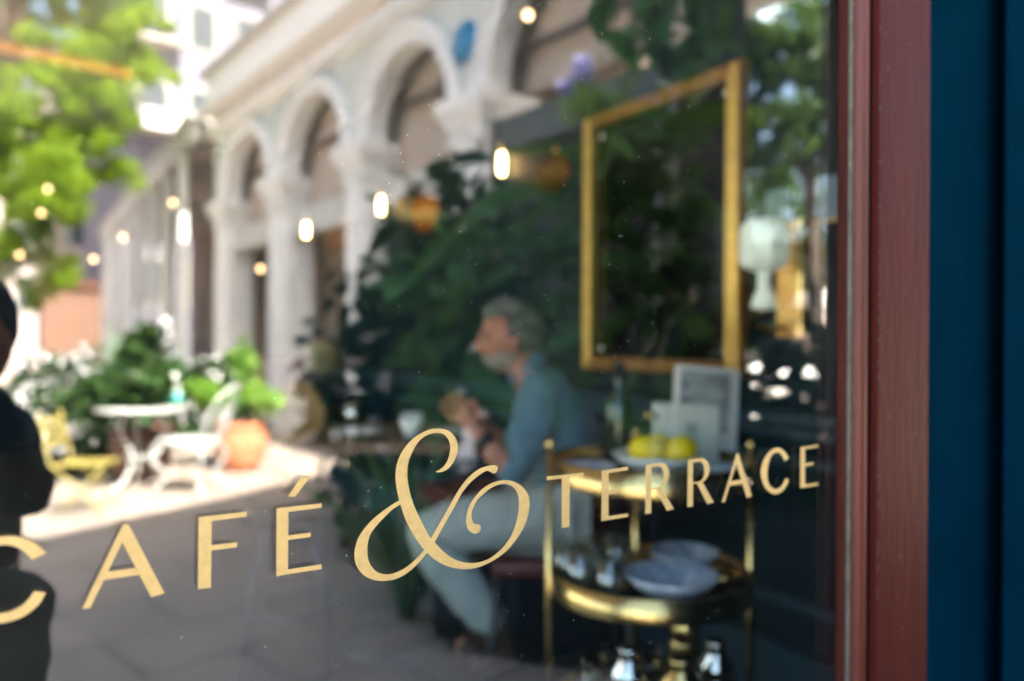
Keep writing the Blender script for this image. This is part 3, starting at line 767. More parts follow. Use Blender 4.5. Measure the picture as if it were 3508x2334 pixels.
# ------------------------------------------------------------------ inside the cafe: right wall
WX, WY = 1.9, 0.16
def onwall(s, off, z):
    return (WX + s * math.sin(-IWH) - off * math.cos(IWH), WY + s * math.cos(IWH) - off * math.sin(IWH), z)
pic = thing('framed_picture', 'tall gilt framed black glass picture hanging on the dark teal wall', 'picture', onwall(1.225, 0.0, 0.970), IWH)
W2, HT = 0.395, 0.949
MB().box((-0.008, 0, HT / 2), (0.012, 2 * W2 - .03, HT - .03)).build('black_panel', 'black_glass', pic)
for sgn in (-1, 1):
    MB().box((-0.026, sgn * (W2 - .022), HT / 2), (0.048, 0.034, HT - .004)).box((-0.034, sgn * (W2 - .046), HT / 2), (0.034, 0.016, HT - .05)).build('side_rail', 'gilt', pic, bevel=0.004)
    MB().box((-0.018, sgn * (W2 - .0035), HT / 2), (0.034, 0.008, HT + .008)).build('edge_strip', 'gilt_brown', pic)
for zz, nm in ((0.022, 'bottom_rail'), (HT - .022, 'top_rail')):
    MB().box((-0.024, 0, zz), (0.044, 2 * W2 - .07, 0.044)).box((-0.030, 0, zz), (0.040, 2 * W2 - .10, 0.018)).build(nm, 'gilt_brown', pic, bevel=0.003)  # same gilt as the side rails, browned in colour for its different lighting
for sy in (-1, 1):
    for z in (0.075, HT - .075):
        MB().ball((-0.016, sy * (W2 - .085), z), (0.008, 0.013, 0.013)).build('stud', 'steel', pic)

sco = thing('wall_lamp', 'white faceted opal wall lamp with a brass back plate beside the gilt frame', 'lamp', onwall(0.70, 0.0, 1.09), IWH)
MB().box((-0.006, -0.03, 0.165), (0.012, 0.10, 0.33)).build('back_plate', 'brass_dark', sco, bevel=0.003)
MB().box((-0.014, -0.072, 0.165), (0.022, 0.014, 0.332)).build('plate_edge', 'brass', sco, bevel=0.003)
SX, SY = -0.125, -0.035
MB().lathe([(0.004, 0.326), (0.040, 0.322), (0.063, 0.306), (0.068, 0.296), (0.068, 0.208), (0.060, 0.192), (0.040, 0.184), (0.022, 0.180)], (SX, SY, 0), 8, flat=True, rot=R(12)).build('shade', 'opal', sco, bevel=0.003)
MB().lathe([(0.022, 0.185), (0.017, 0.160), (0.018, 0.135), (0.030, 0.105), (0.036, 0.085), (0.034, 0.078), (0.012, 0.074)], (SX, SY, 0), 16).build('neck', 'opal', sco)
MB().tube(spline([(-0.01, 0, 0.03), (-0.05, 0.01, 0.02), (-0.10, 0.02, 0.035), (SX, SY, 0.078)], 5), 0.009, 8).build('bracket', 'brass', sco)
for i, (s, z, wd) in enumerate(((0.72, 1.455, 0.085), (0.55, 1.465, 0.08))):
    t = thing('wall_print', ('small grey blue print on the wall directly above the opal wall lamp', 'small grey blue print on the wall between the opal lamp and the window')[i], 'print', onwall(s, 0.0, z - .055), IWH)
    MB().box((-0.005, 0, 0.055), (0.01, wd, 0.12)).build('card', 'blue_card', t)
    MB().box((-0.006, 0, -0.004), (0.012, wd + .004, 0.006)).build('ledge', 'brass_dark', t)

# ------------------------------------------------------------------ round brass bar cart
CX, CY = (1.326, 0.769)
cart = thing('bar_cart', 'round brass three tier bar cart beside the dark teal wall', 'cart', (CX, CY, 0))
TZ = (0.765, 0.505, 0.19); CR = 0.232
for i, z in enumerate(TZ):
    tr = MB().lathe([(CR - .004, z - .004), (CR - .004, z + .004)], n=48).build('tray', 'black_glass' if i else 'steel', cart)
    MB().lathe([(CR, z - .018), (CR + .003, z + .035), (CR - .002, z + .036), (CR - .004, z - .016)], n=64, cap=False).build('rim', 'brass', tr)
ux, uy = math.cos(R(34.7)), -math.sin(R(34.7))
for (a, b) in ((-1, 0.0), (1, 0.0), (0.02, 1.0)):
    px_ = a * (CR + .003) * ux + b * (CR + .003) * math.sin(R(34.7)); py_ = a * (CR + .003) * uy + b * (CR + .003) * math.cos(R(34.7))
    MB().tube([(px_, py_, 0.04), (px_, py_, TZ[0] + .055)], 0.0085, 12).build('post', 'brass', cart)
    MB().ball((px_, py_, TZ[0] + .062), (0.0115, 0.0115, 0.016)).build('finial', 'brass', cart)
    MB().lathe([(0.008, 0.0), (0.022, 0.006), (0.022, 0.036), (0.008, 0.042)], (px_, py_, 0.0)).build('castor', 'dark_metal', cart)
cart.location.z = 0.006

def P2(a, b):   # on the cart: a metres to the right along the window view, b metres away from the window
    return (CX + a * ux + b * math.sin(R(34.7)), CY + a * uy + b * math.cos(R(34.7)))
T0 = TZ[0] + 0.010 + .0005
bx_, by_ = P2(0.015, -0.02)
bowl = tag(MB().lathe([(0.05, 0.0), (0.085, 0.018), (0.108, 0.042), (0.104, 0.042), (0.08, 0.022), (0.045, 0.008), (0.002, 0.007)], n=36, cap=False).build('fruit_bowl', 'white', loc=(bx_, by_, T0)), 'white china bowl holding lemons on the top tray of the brass cart', 'bowl')
for i, (a, b, z, rz) in enumerate(((-0.034, -0.03, 0.052, 0.4), (0.045, -0.028, 0.052, 1.3), (0.008, 0.035, 0.050, 2.2))):
    x, y = P2(0.015 + a, -0.02 + b)
    lm = MB().lathe([(r_ * 1.12, z_ * 1.1) for r_, z_ in [(0.001, -.041), (0.006, -.038), (0.012, -.034), (0.024, -.024), (0.030, 0.0), (0.024, .024), (0.012, .034), (0.006, .038), (0.001, .041)]], n=20, cap=False)
    tag(lm.build('lemon', 'lemon', loc=(x, y, T0 + z + .002), rot=(R(90 if i != 1 else 70), 0, rz)), ('yellow lemon in the white bowl, nearer to the seated man', 'yellow lemon in the white bowl, nearer to the leaning menu', 'yellow lemon at the back of the white bowl, half hidden')[i], 'lemon')
x, y = P2(-0.15, -0.03)
tag(MB().lathe([(0.03, 0), (0.062, 0.012), (0.068, 0.018), (0.060, 0.016), (0.028, 0.005), (0.002, 0.005)], n=28, cap=False).build('saucer', 'china', loc=(x, y, T0)), 'blue and white china saucer left of the lemon bowl on the cart', 'saucer')
x, y = P2(0.155, -0.045)
tag(MB().lathe([(0.03, 0), (0.052, 0.012), (0.058, 0.020), (0.050, 0.016), (0.028, 0.005), (0.002, 0.005)], n=28, cap=False).build('saucer', 'china', loc=(x, y, T0)), 'blue and white china saucer right of the lemon bowl on the cart', 'saucer')
# leaning cream menu and picture box
mx_, my_ = P2(0.105, 0.10)
menu = thing('menu_board', 'cream menu cover leaning upright behind the lemons on the cart', 'menu', (mx_, my_, T0), R(-34.7 + 8))
MB().box((0, 0, 0.073), (0.172, 0.008, 0.146), tilt=(R(-9), R(4), 0)).build('cover', 'paper', menu, bevel=0.004)
MB().box((0.012, -0.0052, 0.085), (0.03, 0.0012, 0.03), tilt=(R(-9), R(4), 0)).build('print', 'menu_print', menu)
MB().tube([(-0.105, 0.0, 0.118), (-0.075, 0.0, 0.118)], 0.007, 10).build('brass_clip', 'brass', menu)
bxp, byp = P2(0.165, 0.155)
bk = thing('picture_book', 'tall white book with a landscape photo cover standing behind the menu', 'book', (bxp, byp, T0), R(-34.7 + 10))
MB().box((0, 0, 0.118), (0.165, 0.03, 0.236), tilt=(R(-6), R(5), 0)).build('block', 'white', bk, bevel=0.003)
MB().box((-0.01, -0.0172, 0.150), (0.135, 0.0016, 0.15), tilt=(R(-6), R(5), 0)).build('cover_photo', 'cover_photo', bk)
x, y = P2(-0.055, 0.14)
bt = thing('wine_bottle', 'dark green wine bottle standing at the back of the brass cart', 'bottle', (x, y, T0))
MB().lathe([(0.034, 0), (0.036, 0.01), (0.036, 0.13), (0.028, 0.16), (0.014, 0.185), (0.0135, 0.235), (0.016, 0.237), (0.015, 0.25)], n=24).build('body', 'bottle', bt)
MB().lathe([(0.0365, 0.04), (0.0365, 0.10)], n=24, cap=False).build('dark_label', 'bottle', bt)
# second tray
T1 = TZ[1] + 0.0105
def tumbler(name, lab, a, b, z, h=0.085, r=0.034):
    x, y = P2(a, b)
    o = MB().lathe([(r * .8, 0), (r, h), (r * .94, h), (r * .74, 0.008), (0.002, 0.008)], n=24, cap=False).build(name, 'clear', loc=(x, y, z))
    return tag(o, lab, 'glass', 'glasses on the brass cart')
for a, b in ((-0.165, -0.03), (-0.12, 0.06), (-0.105, -0.09), (-0.06, 0.12), (-0.19, 0.045)):
    tumbler('drinking_glass', 'clear tumbler on the middle tray of the brass cart', a, b, T1)
def china(name, lab, a, b, z, r, h, mtl='china', cat='bowl', dz=0.0):
    x, y = P2(a, b)
    o = MB().lathe([(r * .45, 0), (r * .8, h * .5), (r, h), (r * .95, h), (r * .72, h * .5), (r * .4, h * .12), (0.002, h * .1)], n=36, cap=False).build(name, mtl, loc=(x, y, z + dz))
    return tag(o, lab, cat)
china('china_bowl', 'wide blue and white bowl at the front of the middle cart tray', 0.03, -0.10, T1, 0.105, 0.05)
china('china_bowl', 'blue and white bowl at the back right of the middle cart tray', 0.10, 0.09, T1, 0.085, 0.05)
china('brass_dish', 'small brass dish at the back of the middle cart tray', -0.01, 0.08, T1, 0.05, 0.03, 'brass', 'dish')
china('brass_dish', 'small brass dish right of the wide bowl on the middle tray', 0.165, -0.02, T1, 0.045, 0.028, 'brass', 'dish')
# lowest tray
T2 = TZ[2] + 0.0105
def shaker(lab, a, b, h, r, mtl):
    x, y = P2(a, b)
    o = thing('cocktail_shaker', lab, 'shaker', (x, y, T2))
    MB().lathe([(r * .8, 0), (r, h * .55), (r * .95, h * .6)], n=28).build('cup', mtl, o)
    MB().lathe([(r * .95, h * .6), (r * .9, h * .72), (r * .5, h * .85), (r * .45, h * .9)], n=28).build('shoulder', mtl, o)
    MB().lathe([(r * .5, h * .9), (r * .5, h * .98), (r * .25, h)], n=20).build('cap', mtl, o)
shaker('tall polished steel shaker on the lowest tray of the brass cart', -0.06, -0.09, 0.20, 0.05, 'steel')
shaker('round polished brass shaker on the lowest tray of the brass cart', 0.05, -0.12, 0.19, 0.06, 'brass')
shaker('steel shaker at the right on the lowest tray of the cart', 0.145, -0.05, 0.20, 0.045, 'steel')
shaker('slim brass shaker at the back of the lowest cart tray', 0.10, 0.08, 0.26, 0.04, 'brass')
for a, b in ((-0.15, -0.02), (-0.12, 0.07), (-0.11, -0.13), (0.0, -0.02), (0.10, -0.17), (0.17, 0.04), (0.02, 0.13)):
    tumbler('drinking_glass', 'clear tumbler on the lowest tray of the brass cart', a, b, T2, 0.11, 0.036)

# ------------------------------------------------------------------ seated man
SK = lambda pts: pts
man = thing('person', 'grey haired bearded man in slate blue shirt and pale trousers seated in profile', 'person', (1.547, 1.431, 0.006))
MO = Vector(man.location)
def L_(p): return tuple(Vector(p) - MO)
J = dict(
 pelvis=(1.552, 1.427, 0.536), belly=(1.585, 1.405, 0.668), chest=(1.566, 1.406, 0.814), upper=(1.524, 1.423, 0.927), neck=(1.448, 1.463, 1.002), skull=(1.416, 1.485, 1.087),
 ls=(1.422, 1.311, 0.927), le=(1.316, 1.311, 0.685), lw=(1.234, 1.368, 0.799), lh=(1.206, 1.4, 0.845),
 rs=(1.589, 1.56, 0.9), re=(1.595, 1.629, 0.666), rw=(1.445, 1.611, 0.766), rh=(1.363, 1.583, 0.795),
 lhip=(1.483, 1.366, 0.542), lk=(1.13, 1.538, 0.505), lan=(1.349, 1.435, 0.193), ltoe=(1.249, 1.455, 0.103), lheel=(1.381, 1.424, 0.1),
 rhip=(1.592, 1.509, 0.503), rk=(1.306, 1.805, 0.453), ran=(1.46, 1.674, 0.137), rtoe=(1.36, 1.719, 0.049), rheel=(1.49, 1.665, 0.053))
def mixp(a, b, t): return tuple(Vector(J[a]).lerp(Vector(J[b]), t)) if isinstance(a, str) else tuple(Vector(a).lerp(Vector(b), t))
def chain(joints, edges, pts, start=None):
    prev = start
    for p, r in pts:
        joints.append((L_(p), r)); i = len(joints) - 1
        if prev is not None:
            edges.append((prev, i))
        prev = i
    return prev
# full body, one continuous surface
jj, ee = [], []
c0 = chain(jj, ee, [(J['pelvis'], (0.125, 0.10))])
c1 = chain(jj, ee, [(J['belly'], (0.125, 0.10)), (J['chest'], (0.13, 0.105)), (J['upper'], (0.115, 0.09))], c0)
up_i = c1
nk = chain(jj, ee, [(J['neck'], 0.055), (mixp('neck', 'skull', .55), 0.055)], up_i)
for s in 'lr':
    a = chain(jj, ee, [(J[s + 's'], 0.062), (mixp(s + 's', s + 'e', .5), 0.050), (J[s + 'e'], 0.042), (mixp(s + 'e', s + 'w', .4), 0.040), (J[s + 'w'], 0.027), (J[s + 'h'], (0.038, 0.022))], up_i)
    hd_ = Vector(J[s + 'h']); dv = (hd_ - Vector(J[s + 'w'])).normalized(); sd = dv.cross(Vector((math.sin(R(34.7)), math.cos(R(34.7)), 0))).normalized(); dp = dv.cross(sd)
    for q, (o_, ln) in enumerate(((-.030, .060), (-.010, .072), (.010, .070), (.028, .055))):
        b0 = hd_ + dv * .03 + sd * o_
        chain(jj, ee, [(b0, 0.0095), (b0 + dv * ln * .5 + dp * .012, 0.0088), (b0 + dv * ln * .75 + dp * .034, 0.0075)], a)
    th0 = hd_ - dv * .02 + sd * -.034
    chain(jj, ee, [(th0, 0.011), (th0 + dv * .03 - sd * .018 + dp * .012, 0.0095), (th0 + dv * .055 - sd * .016 + dp * .03, 0.008)], a)
    chain(jj, ee, [(J[s + 'hip'], 0.095), (mixp(s + 'hip', s + 'k', .5), 0.080), (J[s + 'k'], 0.062), (mixp(s + 'k', s + 'an', .35), 0.058), (J[s + 'an'], 0.038), (J[s + 'heel'], 0.036), (J[s + 'toe'], (0.040, 0.028))], c0)
body = mesh_obj('body', skin_mesh('body', jj, ee), 'skin', man)
# clothes
jj, ee = [], []
c0 = chain(jj, ee, [(mixp('pelvis', 'belly', -.15), (0.145, 0.125))])
c1 = chain(jj, ee, [(J['belly'], (0.16, 0.140)), (J['chest'], (0.172, 0.144)), (J['upper'], (0.15, 0.118)), (mixp('upper', 'neck', .7), 0.074)], c0)
for s in 'lr':
    chain(jj, ee, [(J[s + 's'], 0.082), (mixp(s + 's', s + 'e', .5), 0.068), (J[s + 'e'], 0.060), (mixp(s + 'e', s + 'w', .38), 0.050)], c1 - 1)
wrinkle(mesh_obj('shirt', skin_mesh('shirt', jj, ee, sub=3), 'shirt', man), 0.022, 0.07)
cb = MB().tube([L_(mixp('upper', 'neck', .62)), L_(mixp('upper', 'neck', 1.0))], [0.072, 0.066], 20); cb.build('collar', 'shirt', man)
jj, ee = [], []
c0 = chain(jj, ee, [(J['pelvis'], (0.135, 0.12))])
for s in 'lr':
    chain(jj, ee, [(J[s + 'hip'], 0.105), (mixp(s + 'hip', s + 'k', .5), 0.094), (J[s + 'k'], 0.079), (mixp(s + 'k', s + 'an', .4), 0.074), (mixp(s + 'k', s + 'an', 1.02), 0.062)], c0)
wrinkle(mesh_obj('trousers', skin_mesh('trousers', jj, ee, sub=3), 'jeans', man), 0.020, 0.06)
for s in 'lr':
    jj, ee = [], []
    chain(jj, ee, [(mixp(s + 'k', s + 'an', .93), 0.052), (J[s + 'an'], 0.05), (J[s + 'heel'], 0.046), (mixp(s + 'heel', s + 'toe', .55), (0.046, 0.038)), (J[s + 'toe'], (0.046, 0.030))])
    mesh_obj('boot', skin_mesh('boot', jj, ee), 'boots', man)
wv = Vector(J['lw']); wd_ = (Vector(J['lh']) - wv).normalized()
MB().tube([L_(wv - wd_ * .035), L_(wv - wd_ * .005)], 0.034, 16).build('watch', 'black_plastic', man)
# head: ellipsoid reshaped into a face in profile (local +x = where he looks)
HC = Vector(J['skull']); FD = Vector((-math.cos(R(34.7)), math.sin(R(34.7)), 0)); FD.rotate(Euler((0, 0, R(6))))
def head_mesh(grow=0.0, keep=None, rough_=0.0):
    nU, nV = 48, 36
    vs = []; fs = []
    for j in range(nV + 1):
        th = math.pi * j / nV
        for i in range(nU):
            ph = 2 * math.pi * i / nU
            x, y, z = math.sin(th) * math.cos(ph), math.sin(th) * math.sin(ph), math.cos(th)
            sx = 0.098 if x > 0 else 0.102
            p = Vector((x * sx, y * 0.077, z * 0.118))
            f_ = max(0.0, x)
            if z < 0:      # jaw narrows, chin forward
                p.y *= 1 - 0.30 * (-z) ** 1.2
                p.x += 0.016 * f_ * (-z)
                p.x *= 1 - 0.12 * (-z) ** 3
            else:
                p.x -= 0.012 * f_ * z
            g = lambda c, w, v: math.exp(-((v - c) / w) ** 2)
            p.x += f_ ** 6 * (0.023 * g(-0.22, 0.12, z) * g(0, 0.17, y) + 0.012 * g(-0.05, 0.16, z) * g(0, 0.12, y))     # nose
            p.x += f_ ** 4 * 0.008 * g(0.17, 0.07, z)                                                                   # brow
            p.x -= f_ ** 4 * 0.014 * g(0.02, 0.09, z) * (g(0.36, 0.16, y) + g(-0.36, 0.16, y))                           # eye sockets
            p.x += f_ ** 4 * (0.006 * g(-0.50, 0.05, z) + 0.005 * g(-0.60, 0.05, z)) * g(0, 0.3, y)                       # lips
            p.x += f_ ** 3 * 0.012 * g(-0.80, 0.12, z) * g(0, 0.35, y)                                                   # chin
            n = Vector((x, y, z))
            q_ = grow * (1 + rough_ * random.uniform(-.6, .6)) if rough_ else grow
            vs.append((p + n * q_) * 0.93)
    for j in range(nV):
        for i in range(nU):
            q = (j * nU + i, j * nU + (i + 1) % nU, (j + 1) * nU + (i + 1) % nU, (j + 1) * nU + i)
            c = sum((Vector(vs[k]) for k in q), Vector()) / 4
            if keep is None or keep(c):
                fs.append(q[::-1])
    return vs, fs
def put_head(name, vs, fs, m):
    ax = FD; az = Vector((0, 0, 1)); az = (az + FD * 0.10).normalized(); ax = (ax - az * ax.dot(az)).normalized(); ay = az.cross(ax)
    mb = MB(); mb.add([L_(HC + ax * v[0] + ay * v[1] + az * v[2]) for v in vs], fs, True)
    return mb.build(name, m, man)
head = put_head('head', *head_mesh(), 'skin')
put_head('hair', *head_mesh(0.017, lambda c: (c.z > 0.062 - 0.0 * c.x and c.x < 0.075) or (c.x < 0.012 and c.z > -0.055 and not (c.x > -0.02 and abs(c.y) > .05 and c.z < 0.0)), 0.8), 'hair')
put_head('beard', *head_mesh(0.007, lambda c: c.z < -0.045 and c.x > -0.005 + 0.3 * (c.z + 0.05) and not (c.x > 0.09 and -0.066 < c.z < -0.055) and not (c.z > -0.052 and c.x > 0.05), 0.7), 'beard')
for sg in (-1, 1):
    vs = []; 
    e = MB().ball((0, 0, 0), (0.018, 0.008, 0.032), 14, 10)
    put_head('ear', [(-0.012 + v[0], sg * 0.0735 + v[1], -0.005 + v[2]) for v in e.v], e.f, 'skin')
    e = MB().ball((0, 0, 0), 0.012, 12, 8)
    put_head('eye', [(0.077 + v[0], sg * 0.028 + v[1], 0.004 + v[2]) for v in e.v], e.f, 'eye_dark')
    e = MB().box((0, 0, 0), (0.012, 0.034, 0.008))
    put_head('eyebrow', [(0.087 + v[0] - abs(v[1]) * .1, sg * 0.030 + v[1], 0.024 + v[2]) for v in e.v], e.f, 'hair')

ch = thing('cafe_chair', 'dark metal cafe chair with crimson seat under the seated man', 'chair', ((1.57, 1.427)[0], (1.57, 1.427)[1], 0.006), R(-34.7))
MB().box((0, 0, 0.395), (0.42, 0.42, 0.05)).build('seat', 'crimson', ch, bevel=0.02)
for a in (-1, 1):
    for b in (-1, 1):
        MB().tube([(a * .19, b * .19, 0.38), (a * .215, b * .215, 0.0)], 0.012, 8).build('leg', 'dark_metal', ch)
MB().tube(spline([(0.19, -.2, 0.38), (0.24, -.205, 0.62), (0.25, -.15, 0.70), (0.255, 0, 0.71), (0.25, .15, 0.70), (0.24, .205, 0.62), (0.19, .2, 0.38)], 5), 0.011, 8).build('back_frame', 'dark_metal', ch)
MB().box((0.238, 0, 0.60), (0.03, 0.36, 0.16)).build('backrest', 'crimson', ch, bevel=0.012)

# banquette cushion along the wall
bq = thing('banquette', 'low crimson upholstered banquette along the dark teal wall', 'banquette', onwall(1.75, 0.0, 0), IWH)
MB().box((-0.25, 0, 0.2), (0.48, 0.8, 0.39)).build('base', 'teal', bq)
MB().box((-0.25, 0, 0.44), (0.50, 0.8, 0.09)).build('cushion', 'crimson', bq, bevel=0.03)
bq.location.z = 0.006

# tables
TBX, TBY = (1.293, 1.96)
tb = thing('cafe_table', 'square cafe table with wooden edge laid with white cups before the seated man', 'table', (TBX, TBY, 0.006), R(-34.7 + 4))
MB().box((0, 0, 0.725), (0.60, 0.56, 0.03)).build('top', 'wood_dark', tb)
for a, b, d in ((0, .2865, (0.6, 0.013, 0.032)), (0, -.2865, (0.6, 0.013, 0.032)), (.3065, 0, (0.013, 0.586, 0.032)), (-.3065, 0, (0.013, 0.586, 0.032))):
    MB().box((a, b, 0.725), d).build('edge_strip', 'wood', tb)
MB().tube([(0, 0, 0.71), (0, 0, 0.03)], 0.03, 12).build('column', 'dark_metal', tb)
MB().lathe([(0.22, 0.0), (0.22, 0.012), (0.05, 0.04)], n=32).build('base', 'dark_metal', tb)
tz = 0.7475
for i, (a, b, r, h, m, lab, nm, cat) in enumerate((
    (-0.16, -0.05, 0.095, 0.014, 'white', 'white plate on the wood edged table, left of the cup', 'plate', 'plate'),
    (0.03, -0.10, 0.042, 0.060, 'white', 'white coffee cup near the edge of the man\'s table', 'coffee_cup', 'cup'),
    (0.16, -0.04, 0.085, 0.014, 'white', 'white plate on the wood edged table under the man\'s hands', 'plate', 'plate'),
    (0.02, 0.12, 0.040, 0.055, 'white', 'white coffee cup at the far side of the man\'s table', 'coffee_cup', 'cup'),
    (-0.2, 0.14, 0.03, 0.09, 'steel', 'small steel milk jug on the wood edged table', 'milk_jug', 'jug'))):
    cr_, sr_ = math.cos(tb.rotation_euler.z), math.sin(tb.rotation_euler.z)
    o = MB().lathe([(r * .5, 0), (r * .8, h * .45), (r, h), (r * .95, h), (r * .7, h * .5), (r * .4, h * .15), (0.002, h * .12)], n=28, cap=False).build(nm, m, loc=(TBX + a * cr_ - b * sr_, TBY + a * sr_ + b * cr_, tz))
    tag(o, lab, cat)

# stool in front, thin dark legs
stl = thing('bar_stool', 'round dark metal stool with splayed legs on the grey floor', 'stool', (*(0.895, 1.992), 0.006))
MB().lathe([(0.14, 0.50), (0.15, 0.51), (0.15, 0.525), (0.13, 0.535)], n=32).build('seat', 'wood_dark', stl)
for k in range(4):
    a = R(20 + 90 * k)
    MB().tube([(0.11 * math.cos(a), 0.11 * math.sin(a), 0.505), (0.19 * math.cos(a), 0.19 * math.sin(a), 0.0)], 0.011, 8).build('leg', 'dark_metal', stl)
MB().tube([(0.16 * math.cos(R(10 * k)), 0.16 * math.sin(R(10 * k)), 0.2) for k in range(36)], 0.007, 6, closed=True).build('foot_ring', 'dark_metal', stl)

# ochre chair and khaki lamp further back
oc = thing('tub_chair', 'ochre leather tub chair beyond the seated man\'s table', 'chair', (*(1.588, 3.799), 0.006), R(-34.7 + 200))
oc.scale = (.58, .58, .95)
pts = arc((0, 0), 0.27, R(-150), R(-30), 14)
b = MB(); n = len(pts)
for z, k in ((0.36, 1.0), (0.72, 1.04), (0.86, 1.0)):
    pass
prof = [(1.0, 0.38), (1.05, 0.70), (1.02, 0.84), (0.98, 0.87), (0.90, 0.84), (0.86, 0.40)]
vs = []; fs = []
for p in pts:
    for s, z in prof:
        vs.append((p[0] * s, p[1] * s, z if z < .5 else z - 0.28 * (abs(p[0]) / .27) ** 3))
m_ = len(prof)
for i in range(n - 1):
    for k in range(m_):
        fs.append((i * m_ + k, i * m_ + (k + 1) % m_, (i + 1) * m_ + (k + 1) % m_, (i + 1) * m_ + k))
fs += [tuple(range(m_))[::-1], tuple(range((n - 1) * m_, n * m_))]
b.add(vs, fs, True); b.build('backrest', 'ochre', oc)
MB().lathe([(0.22, 0.36), (0.25, 0.38), (0.25, 0.44), (0.20, 0.47)], n=28).build('seat', 'wood_dark', oc)
for k in range(4):
    a = R(45 + 90 * k)
    MB().tube([(0.17 * math.cos(a), 0.17 * math.sin(a), 0.37), (0.2 * math.cos(a), 0.2 * math.sin(a), 0)], [0.016, 0.01], 8).build('leg', 'wood_dark', oc)
sb = thing('side_table', 'small round dark side table carrying the khaki lamp', 'table', (*(1.939, 4.407), 0.006))
MB().lathe([(0.2, 0.58), (0.2, 0.6)], n=28).build('top', 'wood_dark', sb)
MB().tube([(0, 0, 0.58), (0, 0, 0.02)], 0.02, 10).build('column', 'dark_metal', sb)
MB().lathe([(0.15, 0), (0.15, 0.015), (0.03, 0.03)], n=28).build('base', 'dark_metal', sb)
kl = thing('table_lamp', 'unlit table lamp with domed khaki fabric shade beyond the ochre chair', 'lamp', (*(1.939, 4.407), 0.607))
MB().lathe([(0.06, 0), (0.06, 0.01), (0.012, 0.03), (0.012, 0.28)], n=20).build('stem', 'dark_metal', kl)
MB().lathe([(0.135, 0.26), (0.13, 0.33), (0.10, 0.42), (0.04, 0.455), (0.002, 0.46)], n=28, cap=False).build('shade', 'khaki', kl)
rc = thing('side_chair', 'crimson padded side chair beyond the ochre tub chair', 'chair', (*(1.575, 4.173), 0.006), R(-20))
MB().box((0, 0, 0.45), (0.36, 0.36, 0.07)).build('seat', 'crimson', rc, bevel=0.02)
MB().box((0, 0.16, 0.76), (0.34, 0.05, 0.42)).build('backrest', 'crimson', rc, bevel=0.02)
for a in (-1, 1):
    for bb in (-1, 1):
        MB().tube([(a * .15, bb * .15, 0.42), (a * .17, bb * .17, 0)], 0.014, 8).build('leg', 'wood_dark', rc)

# ------------------------------------------------------------------ hanging lamps inside
CZ = 3.15
def pendant(p, kind, label, group):
    t = thing('pendant_bulb', label, 'lamp', (p[0], p[1], p[2]), 0, group)
    if kind == 'tube':
        MB().lathe([(0.002, -.052), (0.010, -.048), (0.0145, -.035), (0.0145, 0.03), (0.010, 0.045), (0.008, 0.05)], n=16).build('bulb', 'bulb', t)
        MB().lathe([(0.014, 0.05), (0.014, 0.10), (0.004, 0.11)], n=16).build('socket', 'brass', t)
        z0 = 0.11
    else:
        MB().ball((0, 0, 0), 0.02, 14, 10).build('bulb', 'bulb_small', t)
        MB().lathe([(0.009, 0.018), (0.009, 0.05), (0.003, 0.055)], n=12).build('socket', 'dark_metal', t)
        z0 = 0.055
    MB().tube([(0, 0, z0), (0, 0, CZ - p[2])], 0.004, 6).build('cord', 'dark_metal', t)
for p, lb in (((2.008, 2.414, 1.872), 'lit tubular bulb hanging just left of the gilt framed picture'), ((2.058, 3.778, 1.872), 'lit tubular bulb hanging between the two other tubular bulbs'), ((2.066, 5.049, 1.864), 'lit tubular bulb farthest along the row from the gilt frame')):
    pendant(p, 'tube', lb, 'tubular bulbs in a row')
for p in ((1.856, 5.438, 1.598), (1.398, 6.242, 2.159), (1.102, 6.69, 1.902), (0.847, 6.38, 1.682), (0.561, 7.307, 2.134), (0.588, 7.045, 2.301), (0.411, 7.412, 1.773), (1.168, 6.888, -0.236)[:0] or (1.985, 2.186, 2.463)):
    pendant(p, 'globe', 'small lit globe bulb hanging in the dim cafe', 'small globe bulbs')
def glow_stand_in(p, label, m, r):  # added glowing globes that stand in for warm light on the wall
    t = thing('wall_glow', label, 'lamp', p)
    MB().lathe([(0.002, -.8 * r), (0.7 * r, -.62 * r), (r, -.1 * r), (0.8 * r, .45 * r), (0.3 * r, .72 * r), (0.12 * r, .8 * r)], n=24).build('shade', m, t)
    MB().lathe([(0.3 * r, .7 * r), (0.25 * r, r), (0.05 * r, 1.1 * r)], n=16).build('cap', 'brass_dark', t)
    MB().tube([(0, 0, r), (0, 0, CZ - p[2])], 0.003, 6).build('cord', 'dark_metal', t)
glow_stand_in((2.179, 3.268, 1.775), 'glowing amber globe standing in for a wall glow between two tubular bulbs', 'amber', 0.17)
glow_stand_in((2.04, 2.026, 1.766), 'dim copper coloured globe standing in for a glow near the gilt frame', 'amber_dim', 0.11)
glow_stand_in((2.142, 4.51, 1.752), 'dim amber globe standing in for a glow beyond the brighter one', 'amber_dim', 0.14)
stp = thing('strip_lamp', 'slim glowing orange tube lamp hanging near the cafe ceiling', 'lamp', (0.529, 5.383, 2.888))
a0 = Vector((0.132, 5.658, 2.99)) - Vector(stp.location); a1 = Vector((0.903, 5.125, 2.792)) - Vector(stp.location)
MB().tube([a0, a1], 0.035, 10).build('tube', 'strip', stp)
MB().tube([a0 + Vector((0, 0, .03)), a0 + Vector((0, 0, CZ - stp.location.z - a0.z))], 0.003, 6).build('cord', 'dark_metal', stp)
MB().tube([a1 + Vector((0, 0, .03)), a1 + Vector((0, 0, CZ - stp.location.z - a1.z))], 0.003, 6).build('cord', 'dark_metal', stp)

